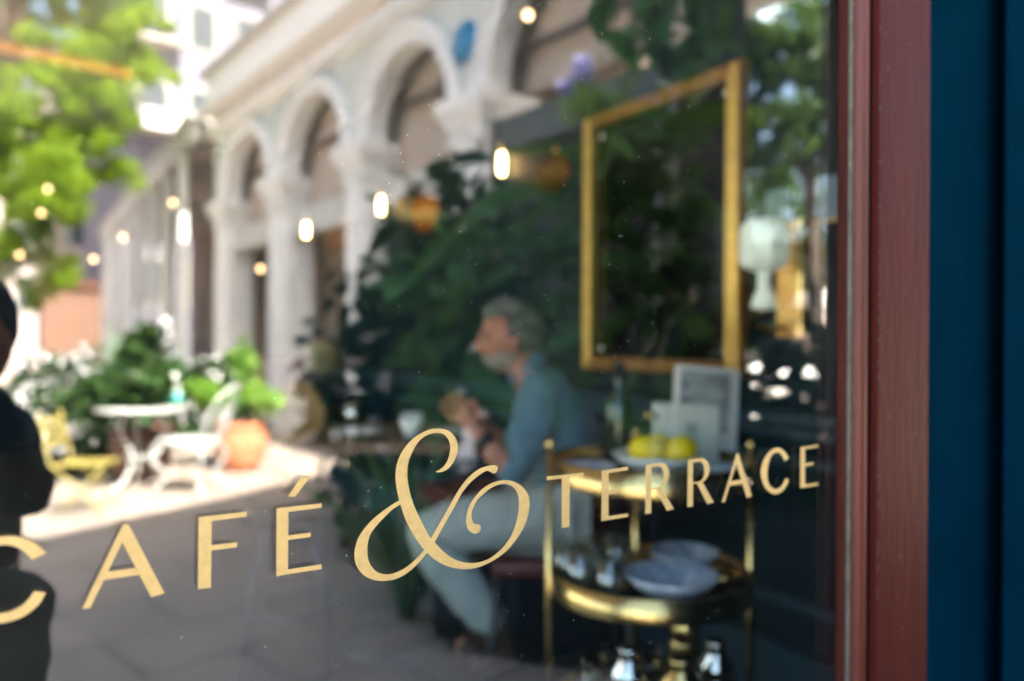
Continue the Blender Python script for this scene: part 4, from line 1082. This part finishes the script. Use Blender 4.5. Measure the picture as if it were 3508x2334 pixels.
# ------------------------------------------------------------------ trees and shrubs outside
def tree(name, label, base, limbs, clumps, per, size, m, trunk_r=0.16, group=None, aspect=0.5, bark='bark', cat='tree', droop=0.3, shell=0.25):
    t = thing(name, label, cat, (base[0], base[1], 0), 0, group)
    O = Vector((base[0], base[1], 0))
    mb = MB()
    for pts in limbs:
        P = [Vector(p) - O for p in pts]
        sp = spline([tuple(p) for p in P], 5)
        k = len(sp)
        r0 = trunk_r if (P[0].z < 0.3) else trunk_r * 0.5
        mb.tube(sp, [r0 * (1 - 0.7 * i / (k - 1)) for i in range(k)], 10)
    mb.build('trunk', bark, t)
    pts = clump_points([(tuple(Vector(c) - O), r) for c, r in clumps], per, shell)
    leaves('crown', m, t, pts, size, aspect, droop)
    return t
def rr(r, k=0.8): return (r * random.uniform(.8, 1.2), r * random.uniform(.8, 1.2), r * k * random.uniform(.8, 1.2))
T1 = [(0.723, -12.304, 5.424), (1.477, -12.39, 5.752), (0.975, -11.521, 4.599), (1.662, -11.654, 5.101), (2.088, -11.967, 5.349), (0.601, -11.78, 4.081), (1.32, -11.891, 4.288), (1.804, -12.164, 4.28), (0.904, -12.179, 3.565), (1.435, -12.419, 3.807), (0.559, -11.809, 2.992), (1.074, -12.304, 3.001), (0.713, -12.311, 2.304), (1.229, -11.467, 3.188), (0.232, -12.644, 4.821), (0.287, -12.606, 3.621), (1.065, -12.067, 6.087), (1.939, -12.07, 6.195), (0.567, -13.02, 1.919)]
B1 = (0.078, -12.751)
tree('street_tree', 'large leafy street tree with sunlit yellow green crown', B1,
     [[(B1[0], B1[1], 0), (B1[0] + .05, B1[1], 1.5), (0.236, -12.641, 3.921), (0.564, -12.171, 5.285), (0.754, -12.039, 6.112)], [(0.287, -12.606, 3.741), (0.928, -12.162, 3.745), (1.458, -12.16, 4.315)], [(0.429, -12.507, 4.822), (1.119, -12.03, 5.007), (1.859, -11.883, 5.304)], [(0.24, -12.638, 3.2), (0.735, -12.296, 2.844)]],
     [((c[0] + random.gauss(0, .30), c[1] + random.gauss(0, .35), c[2] + random.gauss(0, .28)), rr(random.uniform(.10, .26))) for c in T1 for _ in range(14)], 110, 0.10, 'leaf_sun', 0.26)
B1b = (0.171, -8.429)
tree('street_tree', 'dark leaning tree trunk close to the leafy street tree', B1b, [[(B1b[0], B1b[1], 0), (B1b[0] - .1, B1b[1], 1.6), (0.094, -8.482, 3.016), (0.304, -8.216, 3.961), (0.533, -8.057, 4.568)]], [((0.781, -7.885, 4.731), (0.5, 0.5, 0.3))], 700, 0.12, 'leaf_mid', 0.16)
T2 = [(6.625, -4.568, 4.327), (7.296, -4.59, 4.4), (7.165, -4.194, 3.981), (6.903, -4.619, 3.917), (7.413, -4.509, 3.622), (6.666, -4.54, 3.323), (7.178, -4.55, 3.137), (7.205, -4.166, 3.065), (6.799, -4.691, 2.797), (7.415, -4.021, 4.158), (7.419, -4.019, 3.459), (6.694, -5.007, 4.121), (6.661, -5.03, 3.295)]
B2 = (7.248, -4.38)
tree('street_tree', 'sunlit green tree seen past the near end of the arcade', B2,
     [[(B2[0], B2[1], 0), (B2[0], B2[1], 1.2), (7.165, -4.437, 3.024), (7.05, -4.518, 4.141)], [(7.185, -4.424, 2.711), (6.907, -4.616, 3.246)], [(7.172, -4.433, 3.113), (7.364, -4.178, 3.842)]],
     [((c[0] + random.gauss(0, .2), c[1] + random.gauss(0, .25), c[2] + random.gauss(0, .2)), rr(random.uniform(.10, .24))) for c in T2 for _ in range(10)], 75, 0.10, 'leaf_mid', 0.12)

# dark planter trough with big leaved shrubs facing the window
ta = (1.525, -1.957); tb_ = (2.26, -0.803)
ang = math.atan2(tb_[1] - ta[1], tb_[0] - ta[0]); ln = math.hypot(tb_[0] - ta[0], tb_[1] - ta[1])
tro = thing('planter_trough', 'long dark painted planter trough of big leaved shrubs facing the window', 'planter', ((ta[0] + tb_[0]) / 2, (ta[1] + tb_[1]) / 2, 0), ang)
MB().box((0, 0, 0.29), (ln, 0.40, 0.50)).build('box', 'grey_green', tro)
MB().box((0, 0, 0.552), (ln + .05, 0.46, 0.04)).build('rim', 'grey_green', tro)
MB().box((0, 0, 0.02), (ln - .1, 0.34, 0.04)).build('plinth', 'dark_metal', tro)
MB().box((0, 0, 0.576), (ln - .04, 0.36, 0.02)).build('soil', 'soil', tro)
def big_shrub(label, base, zb, clumps, per, size, m, group, stems=5, aspect=0.42):
    t = thing('leafy_shrub', label, 'shrub', (base[0], base[1], zb), 0, group)
    O = Vector(t.location)
    mb = MB()
    for k in range(stems):
        c = Vector(clumps[k % len(clumps)][0]) - O
        mid = c * 0.5 + Vector((random.uniform(-.05, .05), random.uniform(-.05, .05), 0.05))
        mb.tube(spline([(random.uniform(-.03, .03), random.uniform(-.03, .03), -0.02), tuple(mid), tuple(c)], 5), [0.016 * (1 - .05 * i) for i in range(11)], 7)
    mb.build('stem', 'bark', t)
    leaves('foliage', m, t, clump_points([(tuple(Vector(c) - O), r) for c, r in clumps], per, 0.15), size, aspect, 0.35, 0.6)
    return t
GS = 'shrubs in the planter trough'
big_shrub('dark big leaved shrub in the planter trough, end toward the terrace furniture', (1.576, -1.861), 0.58, [((1.522, -1.959, 1.176), (.2, .2, .22)), ((1.613, -1.836, 1.302), (.2, .2, .22)), ((1.648, -1.75, 1.485), (.2, .2, .2)), ((1.587, -1.975, 1.44), (.17, .17, .17)), ((1.614, -1.835, 0.97), (.24, .2, .2)), ((1.48, -2.049, 1.276), (.14, .14, .12)), ((1.509, -2.029, 0.883), (.2, .2, .16))], 15, 0.26, 'leaf_big', GS)
big_shrub('tall dark green shrub with broad leaves in the middle of the planter trough', (1.84, -1.496), 0.58, [((1.75, -1.558, 1.622), (.16, .16, .2)), ((1.826, -1.444, 1.731), (.18, .18, .14)), ((1.96, -1.352, 1.717), (.18, .18, .16)), ((1.886, -1.464, 1.473), (.22, .2, .2)), ((2.009, -1.318, 1.467), (.18, .18, .2)), ((1.776, -1.54, 1.292), (.22, .2, .2)), ((1.926, -1.376, 1.216), (.22, .2, .2)), ((1.83, -1.442, 0.994), (.26, .2, .18))], 17, 0.22, 'leaf_big', GS)
big_shrub('low dark shrub in the planter trough, end toward the cafe door', (2.118, -1.06), 0.58, [((2.025, -1.124, 1.057), (.2, .18, .2)), ((2.097, -1.014, 1.195), (.18, .18, .2)), ((2.188, -0.951, 1.018), (.18, .18, .18)), ((2.029, -1.183, 1.283), (.15, .15, .2)), ((2.121, -0.997, 0.881), (.25, .18, .14)), ((2.2, -0.882, 0.846), (.16, .16, .16)), ((2.167, -0.904, 0.712), (.2, .16, .12)), ((2.177, -0.837, 0.681), (.16, .14, .12)), ((2.134, -0.927, 0.792), (.16, .14, .12)), ((2.054, -0.946, 0.709), (.18, .14, .10)), ((2.087, -0.924, 0.663), (.16, .12, .08)), ((2.009, -1.074, 0.785), (.25, .18, .14))], 48, 0.13, 'leaf_dark', GS)
# white stemmed standard fig, its large leaves built one by one
FB = (2.108, -1.493)
fig = thing('standard_fig', 'standard fig with white painted stem and glossy leaves beside the trough', 'tree', (FB[0], FB[1], 0))
FO = Vector(fig.location)
MB().tube([(0, 0, 0), (0.004, 0, 1.0), (0, 0.004, 1.55), (0.01, 0, 2.02)], [0.045, 0.043, 0.043, 0.036], 12).build('trunk', 'stone', fig)
MB().tube([(0.01, 0, 2.0), (-.08, .05, 2.2), (-.2, .1, 2.35)], [0.02, 0.014, 0.008], 8).tube([(0.01, 0, 2.0), (.05, -.05, 2.25), (.12, -.1, 2.45)], [0.02, 0.014, 0.008], 8).build('branch', 'bark', fig)
lv_me = []
for v in range(3):
    L, W = 0.20 + .02 * v, 0.095
    n = 8; vs = []; fs = []
    for i in range(n + 1):
        t = i / n; wv_ = W * 0.5 * math.sin(math.pi * t ** 0.75) ** 0.8
        z = -0.05 * t * t * (1 + v * .4); x = L * t
        vs += [(x, -wv_, z + wv_ * .25), (x, 0, z), (x, wv_, z + wv_ * .25)]
    for i in range(n):
        a = i * 3
        fs += [(a, a + 3, a + 4, a + 1), (a + 1, a + 4, a + 5, a + 2)]
    me = bpy.data.meshes.new('leaf'); me.from_pydata(vs, [], fs); me.materials.append(M['leaf_big'])
    me.polygons.foreach_set('use_smooth', [True] * len(fs)); me.update(); lv_me.append(me)
for k in range(58):
    c = random.choice([(1.972, -1.587, 2.301), (2.012, -1.559, 2.175), (2.141, -1.47, 2.255), (2.194, -1.433, 2.129), (2.063, -1.524, 2.27), (2.105, -1.434, 2.095), (2.219, -1.416, 2.287), (2.037, -1.542, 2.413), (2.193, -1.434, 2.414)])
    o = bpy.data.objects.new('leaf', lv_me[k % 3]); COL.objects.link(o); o.parent = fig
    o.location = Vector(c) - FO + Vector((random.gauss(0, .07), random.gauss(0, .07), random.gauss(0, .07)))
    o.rotation_euler = (random.gauss(0, .5), random.uniform(-.1, 1.0), random.uniform(0, 6.28))
    s_ = random.uniform(.7, 1.1); o.scale = (s_, s_, s_)
# lilac flowering pot plant by the near arch
LB = (2.942, -2.983)
lil = thing('lilac_bush', 'lilac flowering standard bush standing in the near arch', 'shrub', (LB[0], LB[1], 0))
LO = Vector(lil.location)
MB().tube([(0, 0, 0), (0.01, 0, 1.3), tuple(Vector((2.956, -2.973, 2.389)) - LO)], [0.03, 0.025, 0.012], 8).build('trunk', 'bark', lil)
leaves('foliage', 'leaf_lime', lil, clump_points([(tuple(Vector((2.966, -2.966, 2.451)) - LO), (.16, .16, .12)), (tuple(Vector((3.111, -2.866, 2.415)) - LO), (.16, .16, .1))], 160, .1), 0.07)
leaves('blossom', 'lilac', lil, clump_points([(tuple(Vector((2.955, -2.974, 2.627)) - LO), (.07, .07, .11)), (tuple(Vector((2.883, -3.024, 2.539)) - LO), (.06, .06, .06))], 110, .1), 0.035, 0.8)

# darker shrubs by the terrace
def dk(label, base, clumps, per, size, m='leaf_dark', aspect=0.55):
    return big_shrub(label, base, 0.0, clumps, per, size, m, 'shrubs beside the terrace', 5, aspect)
dk('dense dark glossy shrub beside the terracotta pot', (1.62, -3.278), [((1.791, -3.269, 1.259), (0.26, 0.26, 0.23)), ((1.892, -3.297, 1.379), (0.17, 0.17, 0.14)), ((1.607, -3.287, 0.964), (0.26, 0.26, 0.26)), ((1.754, -3.185, 0.943), (0.30, 0.26, 0.28)), ((1.942, -3.165, 1.124), (0.26, 0.26, 0.26)), ((1.645, -3.151, 0.64), (0.28, 0.26, 0.26)), ((1.77, -2.967, 0.65), (0.30, 0.26, 0.26)), ((1.684, -3.027, 0.35), (0.30, 0.26, 0.19)), ((1.8, -2.837, 0.389), (0.30, 0.26, 0.19)), ((1.587, -3.41, 0.733), (0.12, 0.12, 0.12)), ((1.985, -2.916, 0.817), (0.26, 0.26, 0.35))], 66, 0.13)
dk('dark arching shrub behind the dense glossy shrub, nearer to the arcade', (1.911, -2.846), [((1.91, -3.04, 1.698), (0.21, 0.21, 0.16)), ((2.051, -2.846, 1.84), (0.22, 0.22, 0.16)), ((1.945, -2.919, 1.47), (0.32, 0.24, 0.24)), ((2.072, -2.637, 1.539), (0.28, 0.24, 0.24)), ((1.963, -2.615, 1.202), (0.32, 0.24, 0.32)), ((2.123, -2.419, 1.402), (0.28, 0.24, 0.32)), ((1.998, -2.408, 0.944), (0.32, 0.24, 0.32))], 40, 0.20, 'leaf_shade', 0.40)

def blade_plant(name, label, base, n, length, m, spread=0.9, wdt=0.03, pot=None, group=None, z0=0.0, cat='plant'):
    t = thing(name, label, cat, (base[0], base[1], z0), 0, group)
    mb = MB()
    for k in range(n):
        a = random.uniform(0, 6.28); L = length * random.uniform(.6, 1.1); el = random.uniform(.25, 1.2) * spread
        dx, dy = math.cos(a), math.sin(a); w_ = wdt * random.uniform(.7, 1.2)
        vs = []; m_ = 7
        for i in range(m_ + 1):
            u = i / m_; b = el * (0.25 + 0.85 * u)
            r_ = L * u * math.sin(b) * .9; z = L * u * math.cos(b * .9)
            ww = w_ * (1 - u ** 2.2) * .5 + .001
            vs += [(dx * (r_ + .02) - dy * ww, dy * (r_ + .02) + dx * ww, max(z, .01)), (dx * (r_ + .02) + dy * ww, dy * (r_ + .02) - dx * ww, max(z, .01))]
        mb.add(vs, [(2 * i, 2 * i + 1, 2 * i + 3, 2 * i + 2) for i in range(m_)], True)
    mb.build('blade_tuft', m, t)
    return t
blade_plant('flax_clump', 'dark green flax clump on the pavement beside the planter trough', (1.422, -2.168), 46, 0.85, 'leaf_blade', 0.95, 0.05)
blade_plant('flax_clump', 'smaller dark flax clump at the end of the planter trough', (1.736, -2.303), 34, 0.6, 'leaf_blade', 0.9, 0.04)

# potted plants along the terrace
def pot(name, label, base, r, h, m, lip=True, cat='pot'):
    t = thing(name, label, cat, (base[0], base[1], 0))
    MB().lathe([(r * .58, 0), (r * .80, h * .2), (r * .96, h * .48), (r * 1.0, h * .66), (r * .95, h * .84), (r * .93, h * .88)], n=36).build('body', m, t)
    MB().lathe([(r * .93, h * .86), (r * 1.0, h * .87), (r * 1.0, h), (r * .90, h), (r * .88, h * .9)], n=36, cap=False).build('lip', m, t)
    MB().lathe([(r * .88, h * .9), (0.002, h * .92)], n=28, cap=False).build('soil', 'soil', t)
    return t
PB = (1.884, -6.011)
pot('terracotta_pot', 'large round terracotta pot beside the white iron chair', PB, 0.215, 0.40, 'terracotta')
def potted(label, base, z, clumps, per, size, m, name='potted_plant', blossom=None):
    t = thing(name, label, 'plant', (base[0], base[1], z))
    O = Vector(t.location); mb = MB()
    for c, r in clumps[:4]:
        mb.tube(spline([(0, 0, -0.03), tuple((Vector(c) - O) * .5), tuple(Vector(c) - O)], 4), 0.008, 6)
    mb.build('stem', 'bark', t)
    leaves('foliage', m, t, clump_points([(tuple(Vector(c) - O), r) for c, r in clumps], per, .15), size, 0.6)
    if blossom:
        leaves('blossom', 'petal', t, clump_points([(tuple(Vector(c) - O), r) for c, r in blossom], 110, .6), 0.06, 0.9)
    return t
potted('bright lime green leafy plant growing in the large terracotta pot', PB, 0.34, [((1.739, -6.127, 0.589), (.16, .14, .11)), ((1.943, -5.986, 0.626), (.17, .14, .11)), ((1.898, -6.017, 0.874), (.10, .10, .15)), ((1.612, -6.094, 0.648), (.12, .12, .10)), ((2.014, -5.815, 0.564), (.10, .10, .08))], 150, 0.09, 'leaf_lime')
for i, (px_b, lab) in enumerate((((1.217, -6.006), 'brown glazed pot under the white iron table'), ((1.048, -5.938), 'brown glazed pot beside the yellow folding chair'))):
    pot('brown_pot', lab, px_b, 0.15, 0.40, 'brown_pot')
    potted(('dark green yucca like plant in the brown pot under the white table', 'dark green leafy plant in the brown pot beside the yellow chair')[i], px_b, 0.37, [((1.096, -5.478, 0.761), (.2, .2, .2)), ((1.076, -5.613, 1.004), (.14, .14, .2))] if i == 0 else [((0.908, -5.608, 0.699), (.22, .2, .18)), ((0.797, -5.807, 0.629), (.2, .2, .16))], 160, 0.12, 'leaf_mid')
blade_plant('yucca_plant', 'spiky dark green yucca standing behind the white table', (1.358, -7.418), 90, 1.2, 'leaf_blade', 0.55, 0.06)
# flowering hedge plants behind the furniture
for i, (px_, py_, d_) in enumerate(((130, 900, 7.2), (210, 890, 7.6), (420, 900, 7.4), (480, 890, 7.8), (170, 960, 6.6), (100, 960, 6.6), (430, 960, 6.9), (600, 900, 7.4))):
    pass
HB = [((0.683, -7.71), (0.682, -7.71, 0.665), 'first'), ((0.993, -7.981), (0.993, -7.982, 0.685), 'second'), ((1.403, -8.427), (1.402, -8.428, 0.612), 'third'), ((1.835, -7.885), (1.835, -7.885, 0.583), 'fourth'), ((2.175, -7.893), (2.138, -7.918, 0.617), 'fifth'), ((0.655, -6.634), (0.683, -6.615, 0.46), 'sixth')]
for b, c, nth in HB:
    potted('white flowering dark green bush in the row behind the terrace furniture', b, 0.0, [(c, (.34, .3, .3)), ((c[0] - .25, c[1], c[2] - .25), (.3, .3, .3)), ((c[0] + .25, c[1] - .1, c[2] - .22), (.3, .3, .3)), ((c[0], c[1] + .1, c[2] - .45), (.36, .3, .25))], 330, 0.10, 'leaf_mid', 'flowering_bush', [(c, (.38, .34, .32)), ((c[0] - .2, c[1], c[2] - .2), (.38, .34, .3))])['group'] = 'flowering bushes behind the terrace'

# ------------------------------------------------------------------ terrace furniture
TB = (1.061, -5.58)
wt = thing('iron_table', 'round white painted iron garden table with curved legs', 'table', (TB[0], TB[1], 0))
wt.scale = (.87, .87, .87)
MB().lathe([(0.34, 0.64), (0.355, 0.645), (0.355, 0.67), (0.34, 0.675)], n=40).build('top', 'white_metal', wt)
for k in range(3):
    a = R(30 + 120 * k)
    MB().tube([(r_ * math.cos(a), r_ * math.sin(a), z) for r_, z in spline([(0.10, .64), (0.20, .5), (0.09, .3), (0.13, .12), (0.28, 0.012)], 5)], 0.016, 8).build('leg', 'white_metal', wt)
MB().tube([(0.12 * math.cos(R(12 * k)), 0.12 * math.sin(R(12 * k)), 0.27) for k in range(30)], 0.01, 6, closed=True).build('brace_ring', 'white_metal', wt)
vz = thing('ceramic_vase', 'small vase with white neck and turquoise base on the white table', 'vase', (*(1.12, -4.853), 0.675 * .87))
vz.location.x = TB[0] + 0.2; vz.location.y = TB[1] + .05
MB().lathe([(0.045, 0), (0.062, 0.04), (0.055, 0.09)], n=24).build('base', 'turquoise', vz)
MB().lathe([(0.055, 0.09), (0.04, 0.15), (0.03, 0.2), (0.036, 0.23)], n=24).build('neck', 'white', vz)

WB = (1.318, -5.223)
wc = thing('iron_chair', 'white painted wrought iron chair with scrolled back beside the terracotta pot', 'chair', (WB[0], WB[1], 0), R(222))
wc.scale = (.9, .9, .9)
# local +x = facing direction
MB().lathe([(0.20, 0.395), (0.215, 0.40), (0.215, 0.42), (0.19, 0.425)], n=36).build('seat', 'white_metal', wc)
MB().tube([(0.2 * math.cos(R(12 * k)), 0.2 * math.sin(R(12 * k)), 0.385) for k in range(30)], 0.012, 6, closed=True).build('seat_ring', 'white_metal', wc)
for sy in (-1, 1):
    MB().tube(spline([(-.16, sy * .15, .40), (-.22, sy * .17, .58), (-.30, sy * .15, .74), (-.36, sy * .06, .82), (-.37, 0, .83)], 5), 0.012, 8).build('back_frame', 'white_metal', wc)
    MB().tube(spline([(-.19, sy * .05, .44), (-.26, sy * .11, .56), (-.29, sy * .05, .66), (-.27, sy * .02, .60), (-.265, sy * .06, .57)], 5), 0.007, 6).build('back_scroll', 'white_metal', wc)
    for sx in (-1, 1):
        MB().tube(spline([(sx * .13, sy * .13, .395), (sx * .19, sy * .19, .28), (sx * .13, sy * .13, .14), (sx * .22, sy * .22, .012)], 5), 0.011, 8).build('leg', 'white_metal', wc)
MB().tube(spline([(-.18, 0, .43), (-.25, 0, .60), (-.37, 0, .82)], 5), 0.007, 6).build('back_splat', 'white_metal', wc)

YB = (0.634, -4.855)
yc = thing('folding_chair', 'yellow slatted folding bistro chair on the sunlit terrace', 'chair', (YB[0], YB[1], 0), R(28))
yc.scale = (.75, .75, .75)
for k in range(6):
    MB().box((-0.17 + .068 * k, 0, 0.425), (0.045, 0.36, 0.010)).build('seat_slat', 'yellow', yc)
for k in range(3):
    MB().box((-0.222 - .018 * k, 0, 0.60 + .085 * k), (0.010, 0.36, 0.045), tilt=(0, R(-12), 0)).build('back_slat', 'yellow', yc)
for sy in (-1, 1):
    MB().tube([(-.29, sy * .195, .84), (-.20, sy * .195, .44), (.02, sy * .195, .24), (.21, sy * .195, .012)], 0.0085, 8).build('back_leg', 'yellow', yc)
    MB().tube([(.19, sy * .175, .415), (.03, sy * .175, .24), (-.21, sy * .175, .012)], 0.0085, 8).build('front_leg', 'yellow', yc)
MB().tube([(.12, -.19, .10), (.12, .19, .10)], 0.009, 6).tube([(-.12, -.17, .10), (-.12, .17, .10)], 0.009, 6).build('stretcher', 'yellow', yc)

# ------------------------------------------------------------------ past the end of the arcade
for i, p in enumerate(((6.563, -4.611), (6.919, -4.608), (7.001, -4.308), (7.367, -4.297))):
    b = thing('bollard', 'white round topped bollard in the row past the arcade end', 'bollard', (p[0], p[1], 0), 0, 'white bollards past the arcade')
    MB().lathe([(0.12, 0), (0.12, 0.05), (0.085, 0.07), (0.085, 0.52)], n=20).build('shaft', 'stone', b)
    MB().ball((0, 0, 0.72), (0.11, 0.11, 0.12)).lathe([(0.085, 0.52), (0.11, 0.56), (0.11, 0.62), (0.06, 0.66)], n=20).build('cap', 'stone', b)
p = (7.282, -4.843)
sg = thing('road_sign', 'round blue sign on a thin post among the white bollards', 'sign', (p[0], p[1], 0), R(60))
MB().tube([(0, 0, 0), (0, 0, 1.1)], 0.02, 8).build('post', 'dark_metal', sg)
MB().lathe([(0.12, 0.0), (0.12, 0.012)], (0, 0, 0), 28).build('disc', 'blue_sign', sg, loc=(0, 0.03, 1.0), rot=(R(-90), 0, 0))
p = (8.151, -4.971)
gp = thing('gate_pier', 'pinkish square stone gate pier beyond the white bollards', 'pier', (p[0], p[1], 0), R(10))
MB().box((0, 0, 0.72), (0.36, 0.36, 1.44)).build('shaft', 'blush', gp)
MB().box((0, 0, 1.50), (0.46, 0.46, 0.12)).box((0, 0, 1.60), (0.34, 0.34, 0.1)).build('cap', 'stone', gp)
hdg = thing('clipped_hedge', 'tall dark green hedge along the garden wall past the arcade end', 'hedge', (9.479, -6.241, 0), R(30))
MB().box((0, 0, 1.2), (6.0, 0.3, 2.4)).build('branches', 'soil', hdg)
leaves('foliage', 'leaf_mid', hdg, clump_points([((x_, .15, z_), (.5, .3, .4)) for x_ in np.arange(-3, 3.1, .5) for z_ in (.4, 1.0, 1.6, 2.2, 2.7, 3.1)], 110, .3), 0.14, 0.6)
gw = thing('garden_wall', 'low dark green garden wall beyond the white bollards', 'wall', (9.048, -5.931, 0), R(30))
MB().box((0, 0, 0.6), (5.0, 0.2, 1.2)).build('wall', 'grey_green', gw)
MB().box((0, 0, 1.23), (5.05, 0.26, 0.06)).build('coping', 'grey_green', gw)

# ------------------------------------------------------------------ photographer kneeling at the glass, dark clothes
ph = thing('person', 'photographer in black clothes kneeling with a camera before the window', 'person', ((0.003, -1.369)[0], (0.003, -1.369)[1], 0))
MO = Vector(ph.location)
J = dict(head=(-0.001, -1.128, 1.082), neck=(-0.0, -1.201, 0.975), chest=(0.002, -1.248, 0.821), pelvis=(0.007, -1.391, 0.455),
 ls=(0.067, -1.155, 0.912), le=(0.085, -0.948, 0.803), lw=(0.028, -0.926, 1.014), rs=(-0.067, -1.248, 0.911), re=(-0.092, -1.07, 0.801), rw=(-0.033, -0.968, 1.014),
 lhip=(0.054, -1.358, 0.438), lk=(0.06, -0.868, 0.68), lan=(0.065, -1.034, 0.378), ltoe=(0.057, -0.894, 0.392),
 rhip=(-0.04, -1.423, 0.437), rk=(-0.057, -1.106, 0.397), ran=(-0.071, -1.785, 0.072), rtoe=(-0.079, -1.913, 0.024))
for q in ('lan', 'ltoe', 'rk', 'ran', 'rtoe'):
    v = list(J[q]); v[2] = {'lan': 0.085, 'ltoe': 0.03, 'rk': 0.075, 'ran': 0.07, 'rtoe': 0.035}[q]; J[q] = tuple(v)
jj, ee = [], []
c0 = chain(jj, ee, [(J['pelvis'], (0.14, 0.12))])
c1 = chain(jj, ee, [(mixp('pelvis', 'chest', .5), (0.13, 0.11)), (J['chest'], (0.14, 0.11)), (mixp('chest', 'neck', .6), (0.10, 0.085))], c0)
chain(jj, ee, [(J['neck'], 0.055), (mixp('neck', 'head', .5), 0.06)], c1)
for s in 'lr':
    a = chain(jj, ee, [(J[s + 's'], 0.068), (mixp(s + 's', s + 'e', .5), 0.056), (J[s + 'e'], 0.050), (mixp(s + 'e', s + 'w', .5), 0.042), (J[s + 'w'], 0.030)], c1)
    hd_ = Vector(J[s + 'w']); 
    for q in range(4):
        b0 = hd_ + Vector((0, 0, 0.03 - .018 * q)); t_ = Vector((-.03 if s == 'l' else .03, .01, 0.01))
        chain(jj, ee, [(b0 + t_ * .6, 0.009), (b0 + t_ * 1.6, 0.008)], a)
    chain(jj, ee, [(hd_ + Vector((0, .02, -.02)), 0.010), (hd_ + Vector((-.02 if s == 'l' else .02, .035, -.01)), 0.008)], a)
    chain(jj, ee, [(J[s + 'hip'], 0.10), (mixp(s + 'hip', s + 'k', .5), 0.088), (J[s + 'k'], 0.070), (mixp(s + 'k', s + 'an', .4), 0.062), (J[s + 'an'], 0.045), (J[s + 'toe'], (0.045, 0.03))], c0)
wrinkle(mesh_obj('body', skin_mesh('body', jj, ee, sub=3), 'black_cloth', ph), 0.03, 0.08)
MB().ball(tuple(Vector(J['head']) - MO), (0.082, 0.10, 0.115), 24, 16).build('head', 'skin', ph)
MB().ball(tuple(Vector(J['head']) - MO + Vector((0, -.012, .022))), (0.090, 0.104, 0.108), 24, 16).build('cap', 'black_cloth', ph)
cmr = thing('camera_body', 'black camera held at the photographer\'s eye', 'camera', (-0.045, -0.645, 1.035), R(-34.7))
MB().box((0, 0, 0.045), (0.135, 0.035, 0.085)).build('body', 'black_plastic', cmr, bevel=0.008)
MB().box((0, 0, 0.095), (0.045, 0.03, 0.025)).build('viewfinder', 'black_plastic', cmr, bevel=0.006)
MB().lathe([(0.033, 0.0), (0.033, 0.03), (0.030, 0.035)], n=28).build('lens', 'black_plastic', cmr, loc=(0, 0.017, 0.045), rot=(R(-90), 0, 0))
